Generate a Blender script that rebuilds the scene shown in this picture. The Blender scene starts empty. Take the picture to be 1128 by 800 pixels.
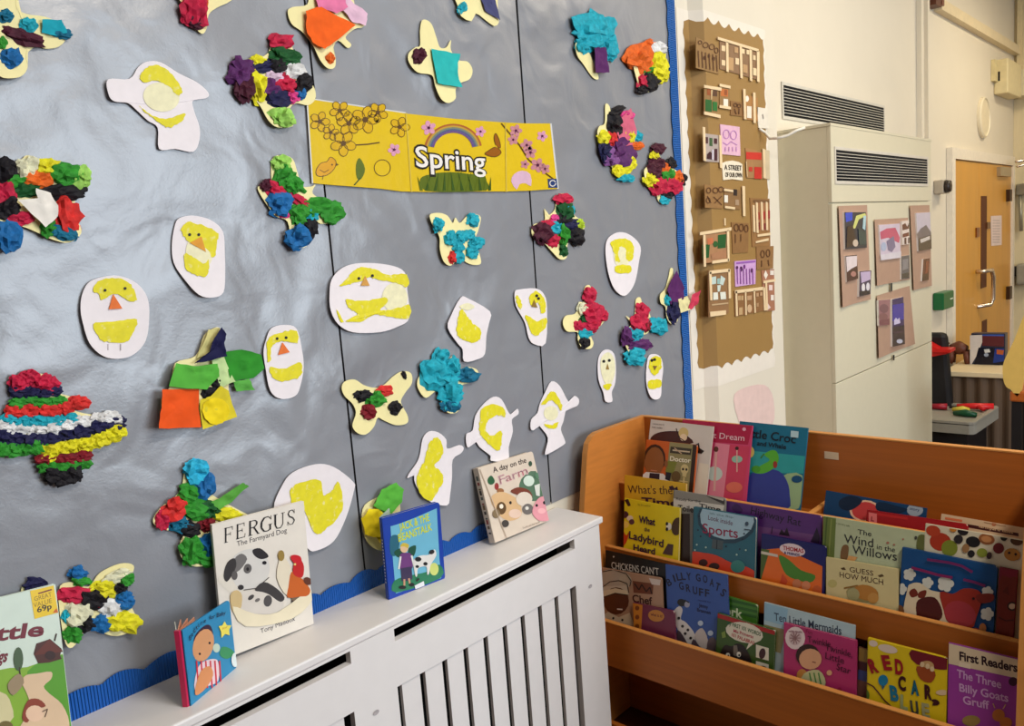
import bpy, bmesh, math, random
from mathutils import Vector, Matrix, noise
random.seed(7)
S = bpy.context.scene
COL = S.collection
# ------------------------------------------------------------------ camera
CAMPOS = Vector((0.0, -1.65, 1.62))
YAW, PIT, ROLL, FPX = math.radians(46.9676), math.radians(-7.793), math.radians(-4.3525), 890.13
fwd = Vector((math.sin(YAW)*math.cos(PIT), math.cos(YAW)*math.cos(PIT), math.sin(PIT)))
r0 = Vector((math.cos(YAW), -math.sin(YAW), 0)); u0 = r0.cross(fwd)
RT = r0*math.cos(ROLL) + u0*math.sin(ROLL)
UP = u0*math.cos(ROLL) - r0*math.sin(ROLL)
cd = bpy.data.cameras.new('camera'); cam = bpy.data.objects.new('camera', cd); COL.objects.link(cam)
m = Matrix((RT, UP, -fwd)).transposed().to_4x4(); m.translation = CAMPOS; cam.matrix_world = m
cd.sensor_fit = 'HORIZONTAL'; cd.sensor_width = 36.0; cd.lens = FPX*36.0/1128.0; cd.clip_start = .02
S.camera = cam
# ------------------------------------------------------------------ light
S.view_settings.view_transform = 'Standard'; S.view_settings.look = 'None'
S.view_settings.gamma = 1.0; S.view_settings.use_curve_mapping = False
S.view_settings.exposure = 0.12
W = bpy.data.worlds.new('world'); S.world = W; W.use_nodes = True
W.node_tree.nodes['Background'].inputs[0].default_value = (.8, .9, 1, 1)
W.node_tree.nodes['Background'].inputs[1].default_value = .2
def area(name, loc, target, sx, sy, power, col):
    l = bpy.data.lights.new(name, 'AREA'); l.shape = 'RECTANGLE'; l.size = sx; l.size_y = sy; l.energy = power; l.color = col
    o = bpy.data.objects.new(name, l); COL.objects.link(o); o.location = loc
    o.rotation_euler = (Vector(target)-Vector(loc)).to_track_quat('-Z', 'Y').to_euler(); return o
area('window_daylight', (2.7, -5.35, 2.0), (2.5, 0, 1.7), 2.9, 1.9, 168, (.78, .89, 1.0))
area('ceiling_or_fill_light', (3.9, -1.5, 3.4), (3.9, -1.3, 0), 1.3, .35, 27, (1.0, .88, .70))
area('ceiling_or_fill_light', (6.8, -1.3, 3.4), (6.8, -1.1, 0), 1.3, .35, 34, (1.0, .86, .62))
area('ceiling_or_fill_light', (1.2, -2.5, 3.4), (1.2, -2.3, 0), 1.3, .35, 66, (1.0, .93, .84))  # added unseen fill lamp, brightens the radiator shelf from above
# ------------------------------------------------------------------ rays of the measured camera onto real planes
def ray(x, y): return ((x-564)*RT + (400-y)*UP + FPX*fwd).normalized()
def hitp(x, y, P, N):
    d = ray(x, y); return CAMPOS + d*((P-CAMPOS).dot(N)/d.dot(N))
def onY(x, y, Y=0.0): return hitp(x, y, Vector((0, Y, 0)), Vector((0, 1, 0)))
def onX(x, y, X): return hitp(x, y, Vector((X, 0, 0)), Vector((1, 0, 0)))
def onZ(x, y, Z): return hitp(x, y, Vector((0, 0, Z)), Vector((0, 0, 1)))
# ------------------------------------------------------------------ materials
def lin(c):
    r = []
    for v in c[:3]:
        v = v/255.0; r.append(v/12.92 if v <= .04045 else ((v+.055)/1.055)**2.4)
    return (r[0], r[1], r[2], 1.0)
MATS = {}
def mat(c, rough=.6, var=.08, scale=25.0, spec=.35, metal=0.0, bump=0.0, bscale=60.0, coat=0.0, stretch=None, trans=0.0):
    key = (tuple(c), rough, var, scale, spec, metal, bump, bscale, coat, stretch, trans)
    if key in MATS: return MATS[key]
    M = bpy.data.materials.new('paint_%d_%d_%d' % tuple(int(v) for v in c[:3])); M.use_nodes = True
    nt = M.node_tree; b = nt.nodes['Principled BSDF']; L = lin(c)
    tc = nt.nodes.new('ShaderNodeTexCoord'); n = nt.nodes.new('ShaderNodeTexNoise')
    n.inputs['Scale'].default_value = scale; n.inputs['Detail'].default_value = 3
    if stretch:
        mp = nt.nodes.new('ShaderNodeMapping'); mp.inputs['Scale'].default_value = stretch
        nt.links.new(tc.outputs['Object'], mp.inputs[0]); nt.links.new(mp.outputs[0], n.inputs['Vector'])
    else: nt.links.new(tc.outputs['Object'], n.inputs['Vector'])
    mx = nt.nodes.new('ShaderNodeMix'); mx.data_type = 'RGBA'
    mx.inputs[6].default_value = tuple(v*(1-var*1.6) for v in L[:3])+(1,)
    mx.inputs[7].default_value = tuple(min(1, v*(1+var*1.6)) for v in L[:3])+(1,)
    nt.links.new(n.outputs[0], mx.inputs[0]); nt.links.new(mx.outputs[2], b.inputs['Base Color'])
    b.inputs['Roughness'].default_value = rough; b.inputs['Specular IOR Level'].default_value = spec
    b.inputs['Metallic'].default_value = metal; b.inputs['Coat Weight'].default_value = coat
    b.inputs['Coat Roughness'].default_value = .12
    if trans:
        b.inputs['Transmission Weight'].default_value = trans
    if bump:
        n2 = nt.nodes.new('ShaderNodeTexNoise'); n2.inputs['Scale'].default_value = bscale; n2.inputs['Detail'].default_value = 4
        nt.links.new(tc.outputs['Object'], n2.inputs['Vector'])
        bp = nt.nodes.new('ShaderNodeBump'); bp.inputs['Strength'].default_value = bump; bp.inputs['Distance'].default_value = .01
        nt.links.new(n2.outputs[0], bp.inputs['Height']); nt.links.new(bp.outputs[0], b.inputs['Normal'])
    MATS[key] = M; return M
def ribbed(c, axis, freq):
    key = ('rib', tuple(c), axis, freq)
    if key in MATS: return MATS[key]
    M = mat(c, rough=.5, var=.05).copy(); nt = M.node_tree; b = nt.nodes['Principled BSDF']
    tc = nt.nodes.new('ShaderNodeTexCoord'); w = nt.nodes.new('ShaderNodeTexWave'); w.bands_direction = axis
    w.inputs['Scale'].default_value = freq; nt.links.new(tc.outputs['Object'], w.inputs['Vector'])
    bp = nt.nodes.new('ShaderNodeBump'); bp.inputs['Strength'].default_value = 1.0; bp.inputs['Distance'].default_value = .005
    nt.links.new(w.outputs['Fac'], bp.inputs['Height']); nt.links.new(bp.outputs[0], b.inputs['Normal'])
    MATS[key] = M; return M
# ------------------------------------------------------------------ objects
def tag(o, label, cat, group=None):
    o['label'] = label; o['category'] = cat
    if group: o['group'] = group
    return o
def thing(name, loc, label, cat, group=None):
    o = bpy.data.objects.new(name, None); o.empty_display_size = .05; o.location = loc; COL.objects.link(o)
    group = group or {'butterfly_cutout': 'tissue butterflies on the grey display', 'paper_chick': 'paper chicks on the grey display', 'cardboard_house': 'cardboard houses on the street display',
                      'paper_drawing': 'drawings on the street display', 'photo_sheet': 'photo sheets on the tall cabinet'}.get(name)
    return tag(o, label, cat, group)
class MB:
    """Collects geometry in world coordinates, links it as ONE mesh object."""
    def __init__(s): s.v = []; s.f = []; s.m = []; s.mats = []; s.sm = []
    def mi(s, M):
        if M not in s.mats: s.mats.append(M)
        return s.mats.index(M)
    def add(s, vs, fs, M, smooth=False):
        k = len(s.v); i = s.mi(M); s.v += [Vector(p) for p in vs]
        for f in fs: s.f.append([k+q for q in f]); s.m.append(i); s.sm.append(smooth)
    def face(s, vs, M): s.add(vs, [list(range(len(vs)))], M)
    def box(s, a, b, M):
        x0, x1 = sorted((a[0], b[0])); y0, y1 = sorted((a[1], b[1])); z0, z1 = sorted((a[2], b[2]))
        s.hexa([(x0,y0,z0),(x1,y0,z0),(x1,y1,z0),(x0,y1,z0)], [(x0,y0,z1),(x1,y0,z1),(x1,y1,z1),(x0,y1,z1)], M)
    def hexa(s, lo, hi, M):
        s.add(list(lo)+list(hi), [(3,2,1,0),(4,5,6,7),(0,1,5,4),(1,2,6,5),(2,3,7,6),(3,0,4,7)], M)
    def prism(s, pts, off, M, M2=None):
        """closed outline pts (world) extruded by vector off"""
        n = len(pts); off = Vector(off); s.add([Vector(p) for p in pts]+[Vector(p)+off for p in pts], [list(range(n))[::-1], list(range(n, 2*n))], M)
        s.add([Vector(p) for p in pts]+[Vector(p)+off for p in pts], [(i, (i+1) % n, n+(i+1) % n, n+i) for i in range(n)], M2 or M)
    def tube(s, pts, r, M, n=10):
        pts = [Vector(p) for p in pts]; rings = []
        for i, p in enumerate(pts):
            d = (pts[min(i+1, len(pts)-1)]-pts[max(i-1, 0)]).normalized()
            a = d.cross(Vector((.31, .2, .93))); 
            if a.length < .1: a = d.cross(Vector((1, 0, 0)))
            a.normalize(); b = d.cross(a); rr = r[i] if isinstance(r, (list, tuple)) else r
            rings += [p+(a*math.cos(t*2*math.pi/n)+b*math.sin(t*2*math.pi/n))*rr for t in range(n)]
        fs = []
        for i in range(len(pts)-1):
            for t in range(n): fs.append((i*n+t, i*n+(t+1) % n, (i+1)*n+(t+1) % n, (i+1)*n+t))
        fs += [list(range(n))[::-1], [(len(pts)-1)*n+t for t in range(n)]]
        s.add(rings, fs, M, True)
    def build(s, name, parent=None, bevel=0, kind=None):
        me = bpy.data.meshes.new(name); o0 = Vector(parent_world(parent)) if parent else Vector((0, 0, 0))
        if not parent and s.v:
            o0 = Vector((sum(p.x for p in s.v)/len(s.v), sum(p.y for p in s.v)/len(s.v), min(p.z for p in s.v)))
        me.from_pydata([p-o0 for p in s.v], [], s.f)
        for M in s.mats: me.materials.append(M)
        for p, i, q in zip(me.polygons, s.m, s.sm): p.material_index = i; p.use_smooth = q
        me.validate(); me.update()
        o = bpy.data.objects.new(name, me); COL.objects.link(o)
        if parent: o.parent = parent
        else: o.location = o0
        if bevel:
            md = o.modifiers.new('bevel', 'BEVEL'); md.width = bevel; md.segments = 2; md.limit_method = 'ANGLE'; md.angle_limit = .6
        if kind: o['kind'] = kind
        return o
def thicken(o, t, off=1.0):
    md = o.modifiers.new('thick', 'SOLIDIFY'); md.thickness = t; md.offset = off
    e = o.modifiers.new('crisp', 'EDGE_SPLIT'); e.split_angle = .7
def parent_world(p):
    v = Vector((0, 0, 0))
    while p: v += p.location; p = p.parent
    return v
def smooth(pts, n=4):
    out = []; k = len(pts)
    for i in range(k):
        a, b, c, d = (Vector(pts[(i+j-1) % k]) for j in range(4))
        for t in range(n):
            t /= n; out.append(.5*((2*b)+(c-a)*t+(2*a-5*b+4*c-d)*t*t+(3*b-a-3*c+d)*t**3))
    return [tuple(p) for p in out]
def ell(cx, cy, rx, ry, a=0, n=18):
    a = math.radians(a); ca, sa = math.cos(a), math.sin(a)
    return [(cx+rx*math.cos(t)*ca-ry*math.sin(t)*sa, cy+rx*math.cos(t)*sa+ry*math.sin(t)*ca) for t in (i*2*math.pi/n for i in range(n))]
# text: one font curve reused
_fc = bpy.data.curves.new('lettering', 'FONT'); _fo = bpy.data.objects.new('lettering', _fc); COL.objects.link(_fo)
_tc = {}
def glyphs(body, bold=0.0):
    k = (body, bold)
    if k not in _tc:
        _fc.body = body; _fc.size = 1; _fc.offset = bold; _fc.resolution_u = 3
        dg = bpy.context.evaluated_depsgraph_get(); dg.update()
        me = _fo.evaluated_get(dg).to_mesh()
        _tc[k] = ([v.co.copy() for v in me.vertices], [list(p.vertices) for p in me.polygons]); _fo.evaluated_get(dg).to_mesh_clear()
    return _tc[k]
class Plane:
    def __init__(s, P, N): s.P = Vector(P); s.N = Vector(N).normalized(); s.clip = None
    def hit(s, x, y, l=0.0): return hitp(x, y, s.P, s.N) + s.N*l
    def poly(s, mb, pts, M, l=.0006):
        w = [s.hit(x, y, 0) for x, y in pts]
        if s.clip:
            w = s.clipped(w)
            if len(w) < 3: return
        w = [p+s.N*l for p in w]
        nn = Vector((0, 0, 0))
        for i in range(len(w)): nn += (w[i]-w[0]).cross(w[(i+1) % len(w)]-w[0])
        if nn.dot(s.N) < 0: w.reverse()
        mb.face(w, M)
    def clipped(s, w):
        O, U, V, a, b = s.clip; q = [((p-O).dot(U), (p-O).dot(V)) for p in w]; e = .0008
        for ax, sg, lim in ((0, 1, e), (0, -1, -(a-e)), (1, 1, e), (1, -1, -(b-e))):
            out = []
            for i in range(len(q)):
                A, B = q[i], q[(i+1) % len(q)]; da, db = sg*A[ax]-lim, sg*B[ax]-lim
                if da >= 0: out.append(A)
                if (da > 0 > db) or (da < 0 < db):
                    t = da/(da-db); out.append((A[0]+(B[0]-A[0])*t, A[1]+(B[1]-A[1])*t))
            q = out
            if len(q) < 3: return []
        return [O+U*x+V*y for x, y in q]
    def line(s, mb, pts, wpx, M, l=.0008):
        for (x0, y0), (x1, y1) in zip(pts[:-1], pts[1:]):
            d = math.hypot(x1-x0, y1-y0) or 1; nx, ny = -(y1-y0)/d*wpx/2, (x1-x0)/d*wpx/2
            s.poly(mb, [(x0+nx, y0+ny), (x1+nx, y1+ny), (x1-nx, y1-ny), (x0-nx, y0-ny)], M, l)
    def text(s, mb, body, x0, y0, x1, y1, cap, M, bold=0.0, l=.001, lean=0.0):
        """baseline from pixel (x0,y0) to (x1,y1), capital height cap pixels"""
        vs, fs = glyphs(body, bold)
        if not vs: return
        a = min(v.x for v in vs); b = max(v.x for v in vs)
        A, B = s.hit(x0, y0), s.hit(x1, y1); d = (B-A); U = d/(b-a); Vd = s.N.cross(d).normalized()
        dx, dy = x1-x0, y1-y0; q = math.hypot(dx, dy)
        h = (s.hit(x0+dy/q*cap, y0-dx/q*cap)-A).dot(Vd)
        V = Vd*(h/.7)+d.normalized()*lean*h
        w = [A+U*(v.x-a)+V*v.y+s.N*l for v in vs]
        if s.clip:
            for f in fs:
                p = s.clipped([w[i]-s.N*l for i in f])
                if len(p) >= 3: mb.face([z+s.N*l for z in p], M)
        else: mb.add(w, fs, M)
    def letters(s, mb, body, pts, cap, M, bold=.01, wid=.62, l=.001):
        """letters one by one along pixel points (centres of the baseline)"""
        for ch, (x, y, ang) in zip(body, pts):
            c, q = math.cos(math.radians(ang)), math.sin(math.radians(ang)); w = cap*wid*(.35 if ch in "iIl'." else 1)/2
            s.text(mb, ch, x-w*c, y-w*q, x+w*c, y+w*q, cap, M, bold, l)
WP = Plane((0, 0, 0), (0, -1, 0))
# colours shared
WHITE = (222, 216, 206); INK = (22, 20, 24)
# ================================================================== ROOM
plaster = mat((224, 214, 194), rough=.55, var=.03, scale=3, bump=.12, bscale=14)
def struct(name, a, b, M):
    mb = MB(); mb.box(a, b, M); return mb.build(name, kind='structure')
struct('wall_left', (-2.2, .001, 0), (8.6, .15, 3.6), plaster)
struct('wall_far', (8.5, 0, 0), (8.65, -5.5, 3.6), mat((222, 206, 168), rough=.55, var=.03, scale=3))
struct('wall_rear', (-2.35, .1, 0), (-2.2, -5.5, 3.6), mat((74, 66, 60), rough=.8))
struct('ceiling', (-2.3, .1, 3.6), (8.6, -5.5, 3.7), mat((226, 222, 214), rough=.8))
fl = mat((74, 36, 22), rough=.4, var=.3, scale=6, stretch=(1, 8, 1))
struct('floor', (-2.3, .1, -.1), (8.6, -5.5, 0), fl)
# opposite wall with its window opening
mb = MB(); pw = mat((214, 208, 196), rough=.7)
mb.box((-2.3, -5.5, 0), (8.6, -5.6, 1.0), pw); mb.box((-2.3, -5.5, 2.8), (8.6, -5.6, 3.6), pw)
mb.box((-2.3, -5.5, 1.0), (1.2, -5.6, 2.8), pw); mb.box((4.2, -5.5, 1.0), (8.6, -5.6, 2.8), pw)
mb.build('wall_right', kind='structure')
mb = MB(); wf = mat((230, 230, 228), rough=.4)
for x in (1.2, 2.2, 3.2, 4.15): mb.box((x, -5.5, 1.0), (x+.05, -5.58, 2.8), wf)
for z in (1.0, 2.75): mb.box((1.2, -5.5, z), (4.2, -5.58, z+.05), wf)
mb.build('window_1', kind='structure')
# pier behind the street display
PIER = .043; xpl, xpr = onY(784, 250, -PIER).x, onY(859, 250, -PIER).x
mb = MB(); x0 = onY(770, 300).x
for z0, z1 in ((0, 3.6),):
    mb.hexa([(x0, .001, z0), (xpl, -PIER, z0), (xpr, -PIER, z0), (xpr, .001, z0)], [(x0, .001, z1), (xpl, -PIER, z1), (xpr, -PIER, z1), (xpr, .001, z1)], plaster)
mb.build('wall_pier', kind='structure')
mb = MB(); pk = mat((206, 160, 148), rough=.6, var=.06, scale=9)
# ================================================================== RADIATOR COVER
cw = mat((226, 221, 218), rough=.38, var=.02, spec=.4); dark = mat((16, 15, 16), rough=.9)
rc = thing('radiator_cover', (.8, -.1, 0), 'long white radiator cover with slatted front and flat shelf top against the grey display wall', 'radiator cover')
ZT = .795; XE = onZ(661.9, 568.5, ZT).x; YF = -.19; YL = onZ(661.9, 568.5, ZT).y - .008; XS = -.5
mb = MB(); mb.box((XS, -.004, ZT-.02), (XE, YL, ZT), cw); mb.build('shelf_top', rc, bevel=.004)
fX = lambda x, y: onY(x, y, YF).x
fZ = lambda x, y: onY(x, y, YF).z
xr = fX(660, 583); sBl, sBr = fX(434.5, 700), fX(632.6, 598); sAr = fX(386.5, 727)
sz1, sz0 = fZ(434.5, 693), fZ(434.5, 707); pz = fZ(437.8, 757); pl, pr = fX(437.8, 757), fX(634.3, 645.7); pAr = fX(390.4, 786)
sAl = XS+.12; TH = .018
mb = MB()
def fr(xa, xb, za, zb): mb.box((xa, YF, za), (xb, YF+TH, zb), cw)
fr(XS, xr, sz1, ZT-.02); fr(sBr, xr, 0, sz1); fr(XS, sAl, 0, sz1); fr(sAr, sBl, sz0, sz1)
fr(sAl, sBr, pz, sz0); fr(pAr, pl, 0, pz); fr(sAl, pAr, 0, .13); fr(pl, pr, 0, .13); fr(pr, sBr, 0, pz) if pr < sBr else None
mb.box((xr-TH, YF+TH, 0), (xr, -.004, ZT-.02), cw); mb.box((XS, YF+TH, 0), (XS+TH, -.004, ZT-.02), cw)
mb.build('front_frame', rc)
mb = MB(); mb.box((XS+.02, -.02, .02), (xr-.02, -.03, ZT-.021), dark); mb.build('interior_shade', rc)  # black sheet stands in for the shade inside the cover
gaps = [fX(x, y) for x, y in ((440.6, 755), (465.9, 741), (490, 728), (513.6, 714), (535.6, 701), (557.3, 689), (576, 679), (594.4, 668.5), (612.7, 658), (631, 648))]
pitch = (gaps[-1]-gaps[0])/9; gw = .017
def slat(xa, xb):
    mb = MB(); mb.box((xa, YF+.004, .1), (xb, YF+.014, pz+.02), cw); mb.build('slat', rc)
for i in range(9): slat(gaps[0]+pitch*i+gw/2, gaps[0]+pitch*(i+1)-gw/2)
for i in range(12):
    xb = pAr-.026-pitch*i
    if xb-pitch+gw > sAl: slat(xb-pitch+gw, xb)
mb = MB()
for x, y in ((650, 646), (414, 785)):
    p = onY(x, y, YF); n = 12
    mb.add([p+Vector((.009*math.cos(t*2*math.pi/n), -.0012, .006*math.sin(t*2*math.pi/n))) for t in range(n)]+[p], [(t, (t+1) % n, n) for t in range(n)], mat((168, 160, 160), rough=.6))
mb.build('filled_screw_mark', rc)
# ================================================================== BOOK UNIT
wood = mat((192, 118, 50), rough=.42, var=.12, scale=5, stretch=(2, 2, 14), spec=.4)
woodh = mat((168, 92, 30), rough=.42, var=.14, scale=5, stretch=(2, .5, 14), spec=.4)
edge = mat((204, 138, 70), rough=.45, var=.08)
bu = thing('book_unit', (2.1, -.65, 0), 'beech wood tiered bookcase with three sloping rows of picture books beside the radiator cover', 'bookcase')
YI = -.07; XB = 2.352; BT = 1.013; TB = .018
YR = onX(1122, 706, 1.965).y
def side(y, name):
    prof = [(XB+.018, 0), (XB+.018, BT), (2.075, BT), (2.048, BT-.008), (2.026, BT-.028), (2.015, BT-.06), (1.985, .80), (1.957, .62), (1.935, .40), (1.93, .2), (1.93, 0)]
    mb = MB(); mb.prism([(x, y, z) for x, z in prof], (0, .020, 0), wood, edge); mb.build(name, bu, bevel=.003)
side(YI, 'side_panel'); side(YR-.020, 'side_panel')
mb = MB(); mb.box((XB, YI, .05), (XB+.018, YR, BT-.004), woodh); mb.box((XB-.001, YI, BT-.004), (XB+.019, YR, BT), edge); mb.build('back_panel', bu)
TIER = []
for nm, X, zt, zf in (('front', 1.98, onX(840, 738, 1.98).z, .275), ('middle', 2.08, .624, .545), ('top', 2.18, onX(799, 551, 2.18).z, .77)):
    TIER.append((X, zt, zf))
    mb = MB(); mb.box((X, YI-.001, zf-.016), (X+.015, YR+.001, zt-.003), woodh); mb.box((X-.001, YI-.001, zt-.003), (X+.016, YR+.001, zt), edge); mb.build('front_ledge', bu)
    mb = MB(); mb.box((X+.015, YI-.001, zf-.016), (XB-.001, YR+.001, zf), woodh); mb.build('shelf_board', bu)
mb = MB(); d0 = onX(888, 562, 2.18).y; mb.box((2.196, d0, TIER[2][2]), (XB-.001, d0-.016, TIER[2][1]-.004), woodh); mb.box((2.196, d0, TIER[2][1]-.004), (XB-.001, d0-.016, TIER[2][1]), edge); mb.build('divider', bu)
mb = MB(); mb.box((2.17, YI-.001, 0), (2.185, YR+.001, TIER[0][2]-.016), woodh); mb.build('lower_panel', bu)
mb = MB(); mb.box((1.945, YI-.001, 0.0), (1.963, YR+.001, .08), woodh); mb.build('plinth', bu)
mb = MB(); p = onX(916, 502, XB); mb.box((XB-.001, p.y-.021, p.z-.011), (XB-.0002, p.y+.021, p.z+.011), mat((214, 190, 160), rough=.6)); mb.build('blank_sticker', bu)
# ================================================================== GREY DISPLAY
pz0, pz1, XN = .812, 3.02, onY(736, 200).x
mb = MB(); mb.box((-.7, 0, pz0+.004), (XN-.02, .0008, pz1), mat((30, 29, 30), rough=.9)); nb = mb.build('seam_shade'); tag(nb, 'dark added sheet standing in for shadow in the seams between the grey paper sheets', 'shade sheet')  # near-black sheet added to give the paper seams their shadow lines
def grey_mat():
    M = mat((132, 134, 140), rough=.34, var=.04, scale=2.2, spec=1.0).copy(); nt = M.node_tree; b = nt.nodes['Principled BSDF']
    tc = nt.nodes.new('ShaderNodeTexCoord'); hs = []
    for sc, dist, st in ((2.1, .06, .6), (7, .014, .5), (140, .0015, .2)):
        n = nt.nodes.new('ShaderNodeTexNoise'); n.inputs['Scale'].default_value = sc; n.inputs['Detail'].default_value = 2; n.inputs['Distortion'].default_value = .6
        nt.links.new(tc.outputs['Object'], n.inputs['Vector'])
        bp = nt.nodes.new('ShaderNodeBump'); bp.inputs['Distance'].default_value = dist; bp.inputs['Strength'].default_value = st
        nt.links.new(n.outputs[0], bp.inputs['Height'])
        if hs: nt.links.new(hs[-1].outputs[0], bp.inputs['Normal'])
        hs.append(bp)
    nt.links.new(hs[-1].outputs[0], b.inputs['Normal']); return M
gm = grey_mat()
def seamx(a, b, z):
    A, B = onY(*a), onY(*b); return A.x+(B.x-A.x)*(z-A.z)/(B.z-A.z)
s1 = lambda z: seamx((339.6, 51), (393.5, 559), z)
s2 = lambda z: seamx((567.7, 0), (604, 528), z)
_A, _B = onY(740.7, 0), onY(760.7, 441.6)
xout = lambda z: _A.x+(_B.x-_A.x)/(_B.z-_A.z)*(z-_A.z)
def sheet(f0, f1, label):
    mb = MB(); nx, nz = 40, 60; vs = []
    for j in range(nz+1):
        z = pz0+(pz1-pz0)*j/nz; a, b = f0(z), f1(z)
        for i in range(nx+1):
            x = a+(b-a)*i/nx; q = Vector((x*1.6, 3.1, z*1.6))
            d = .0026*(noise.noise(q)+.6*noise.noise(q*2.3)); e = min(1, min(i, nx-i)/3)
            vs.append((x, -.0046-d*e, z))
    mb.add(vs, [(j*(nx+1)+i, j*(nx+1)+i+1, (j+1)*(nx+1)+i+1, (j+1)*(nx+1)+i) for j in range(nz) for i in range(nx)], gm, True)
    o = mb.build('backing_paper'); thicken(o, .0008, -1)
    tag(o, label, 'backing paper'); return o
sheet(lambda z: -.65, lambda z: s1(z)-.0028, 'leftmost sheet of blue-grey display paper, left of the thin seam through the spring banner')
sheet(lambda z: s1(z)+.0028, lambda z: s2(z)-.0035-.004*max(0, z-1.9), 'middle sheet of blue-grey display paper between the two vertical seams')
sheet(lambda z: s2(z)+.0035, lambda z: xout(z)-.02, 'right sheet of blue-grey display paper ending at the blue corrugated border')
# blue corrugated borders
blue = (34, 110, 196)
def scallop_v(pxo, pxi):
    A, B = onY(*pxo[0]), onY(*pxo[1]); dx = (B.x-A.x)/(B.z-A.z); xo = lambda z: A.x+dx*(z-A.z)
    mb = MB(); n = 260; z0, z1 = .815, 3.0; fr_, M = [], ribbed(blue, 'Z', 48)
    for i in range(n+1):
        z = z0+(z1-z0)*i/n; w = .056+.007*abs(math.sin(math.pi*z/.088)) - .004
        fr_.append((xo(z)-w, xo(z), z))
    for (a, b, z), (a2, b2, z2) in zip(fr_[:-1], fr_[1:]):
        mb.add([(a, -.0095, z), (b, -.0085, z), (b2, -.0085, z2), (a2, -.0095, z2)], [(0, 1, 2, 3)], M)
        mb.add([(a, -.0095, z), (a2, -.0095, z2), (a2, -.0078, z2), (a, -.0078, z)], [(0, 1, 2, 3)], M)
    mb.add([(fr_[0][1], -.0085, z0), (fr_[-1][1], -.0085, z1), (fr_[-1][1], 0, z1), (fr_[0][1], 0, z0)], [(0, 1, 2, 3)], M)
    return mb.build('border_roll')
tag(scallop_v(((740.7, 0), (760.7, 441.6)), None), 'upright blue corrugated scalloped border on right side of the grey display', 'display border')
mb = MB(); n = 300; M = ribbed((30, 104, 200), 'X', 52); xa, xb = -.6, onY(578, 575).x; prev = None
for i in range(n+1):
    x = xa+(xb-xa)*i/n; zt = .838-.012*max(0, x-.8)+.014*abs(math.sin(math.pi*x/.085))**.7+.012*noise.noise(Vector((x*9, 1, 1)))
    if prev:
        mb.add([(prev[0], -.0085, ZT), (x, -.0085, ZT), (x, -.0095, zt), (prev[0], -.0095, prev[1])], [(0, 1, 2, 3)], M)
        mb.add([(prev[0], -.0095, prev[1]), (x, -.0095, zt), (x, -.0078, zt), (prev[0], -.0078, prev[1])], [(0, 1, 2, 3)], M)
    prev = (x, zt)
tag(mb.build('border_roll'), 'blue corrugated scalloped border lying along the bottom of the grey display above the radiator shelf', 'display border')
# ================================================================== CUT-OUTS ON THE GREY DISPLAY
LB = -.0098
def brushed(col):
    key = ('brushed', tuple(col))
    if key not in MATS:
        M = mat(col, rough=.6, var=.1, scale=60).copy(); nt = M.node_tree; b = nt.nodes['Principled BSDF']
        old = b.inputs['Base Color'].links[0].from_socket; tc = nt.nodes.new('ShaderNodeTexCoord'); n = nt.nodes.new('ShaderNodeTexNoise'); n.inputs['Scale'].default_value = 75; n.inputs['Detail'].default_value = 5
        r = nt.nodes.new('ShaderNodeValToRGB'); r.color_ramp.elements[0].position = .58; r.color_ramp.elements[1].position = .74; mx = nt.nodes.new('ShaderNodeMix'); mx.data_type = 'RGBA'
        nt.links.new(tc.outputs['Object'], n.inputs['Vector']); nt.links.new(n.outputs[0], r.inputs[0]); nt.links.new(r.outputs[0], mx.inputs[0]); nt.links.new(old, mx.inputs[6])
        mx.inputs[7].default_value = lin((230, 222, 150)); nt.links.new(mx.outputs[2], b.inputs['Base Color']); MATS[key] = M
    return MATS[key]
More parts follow.
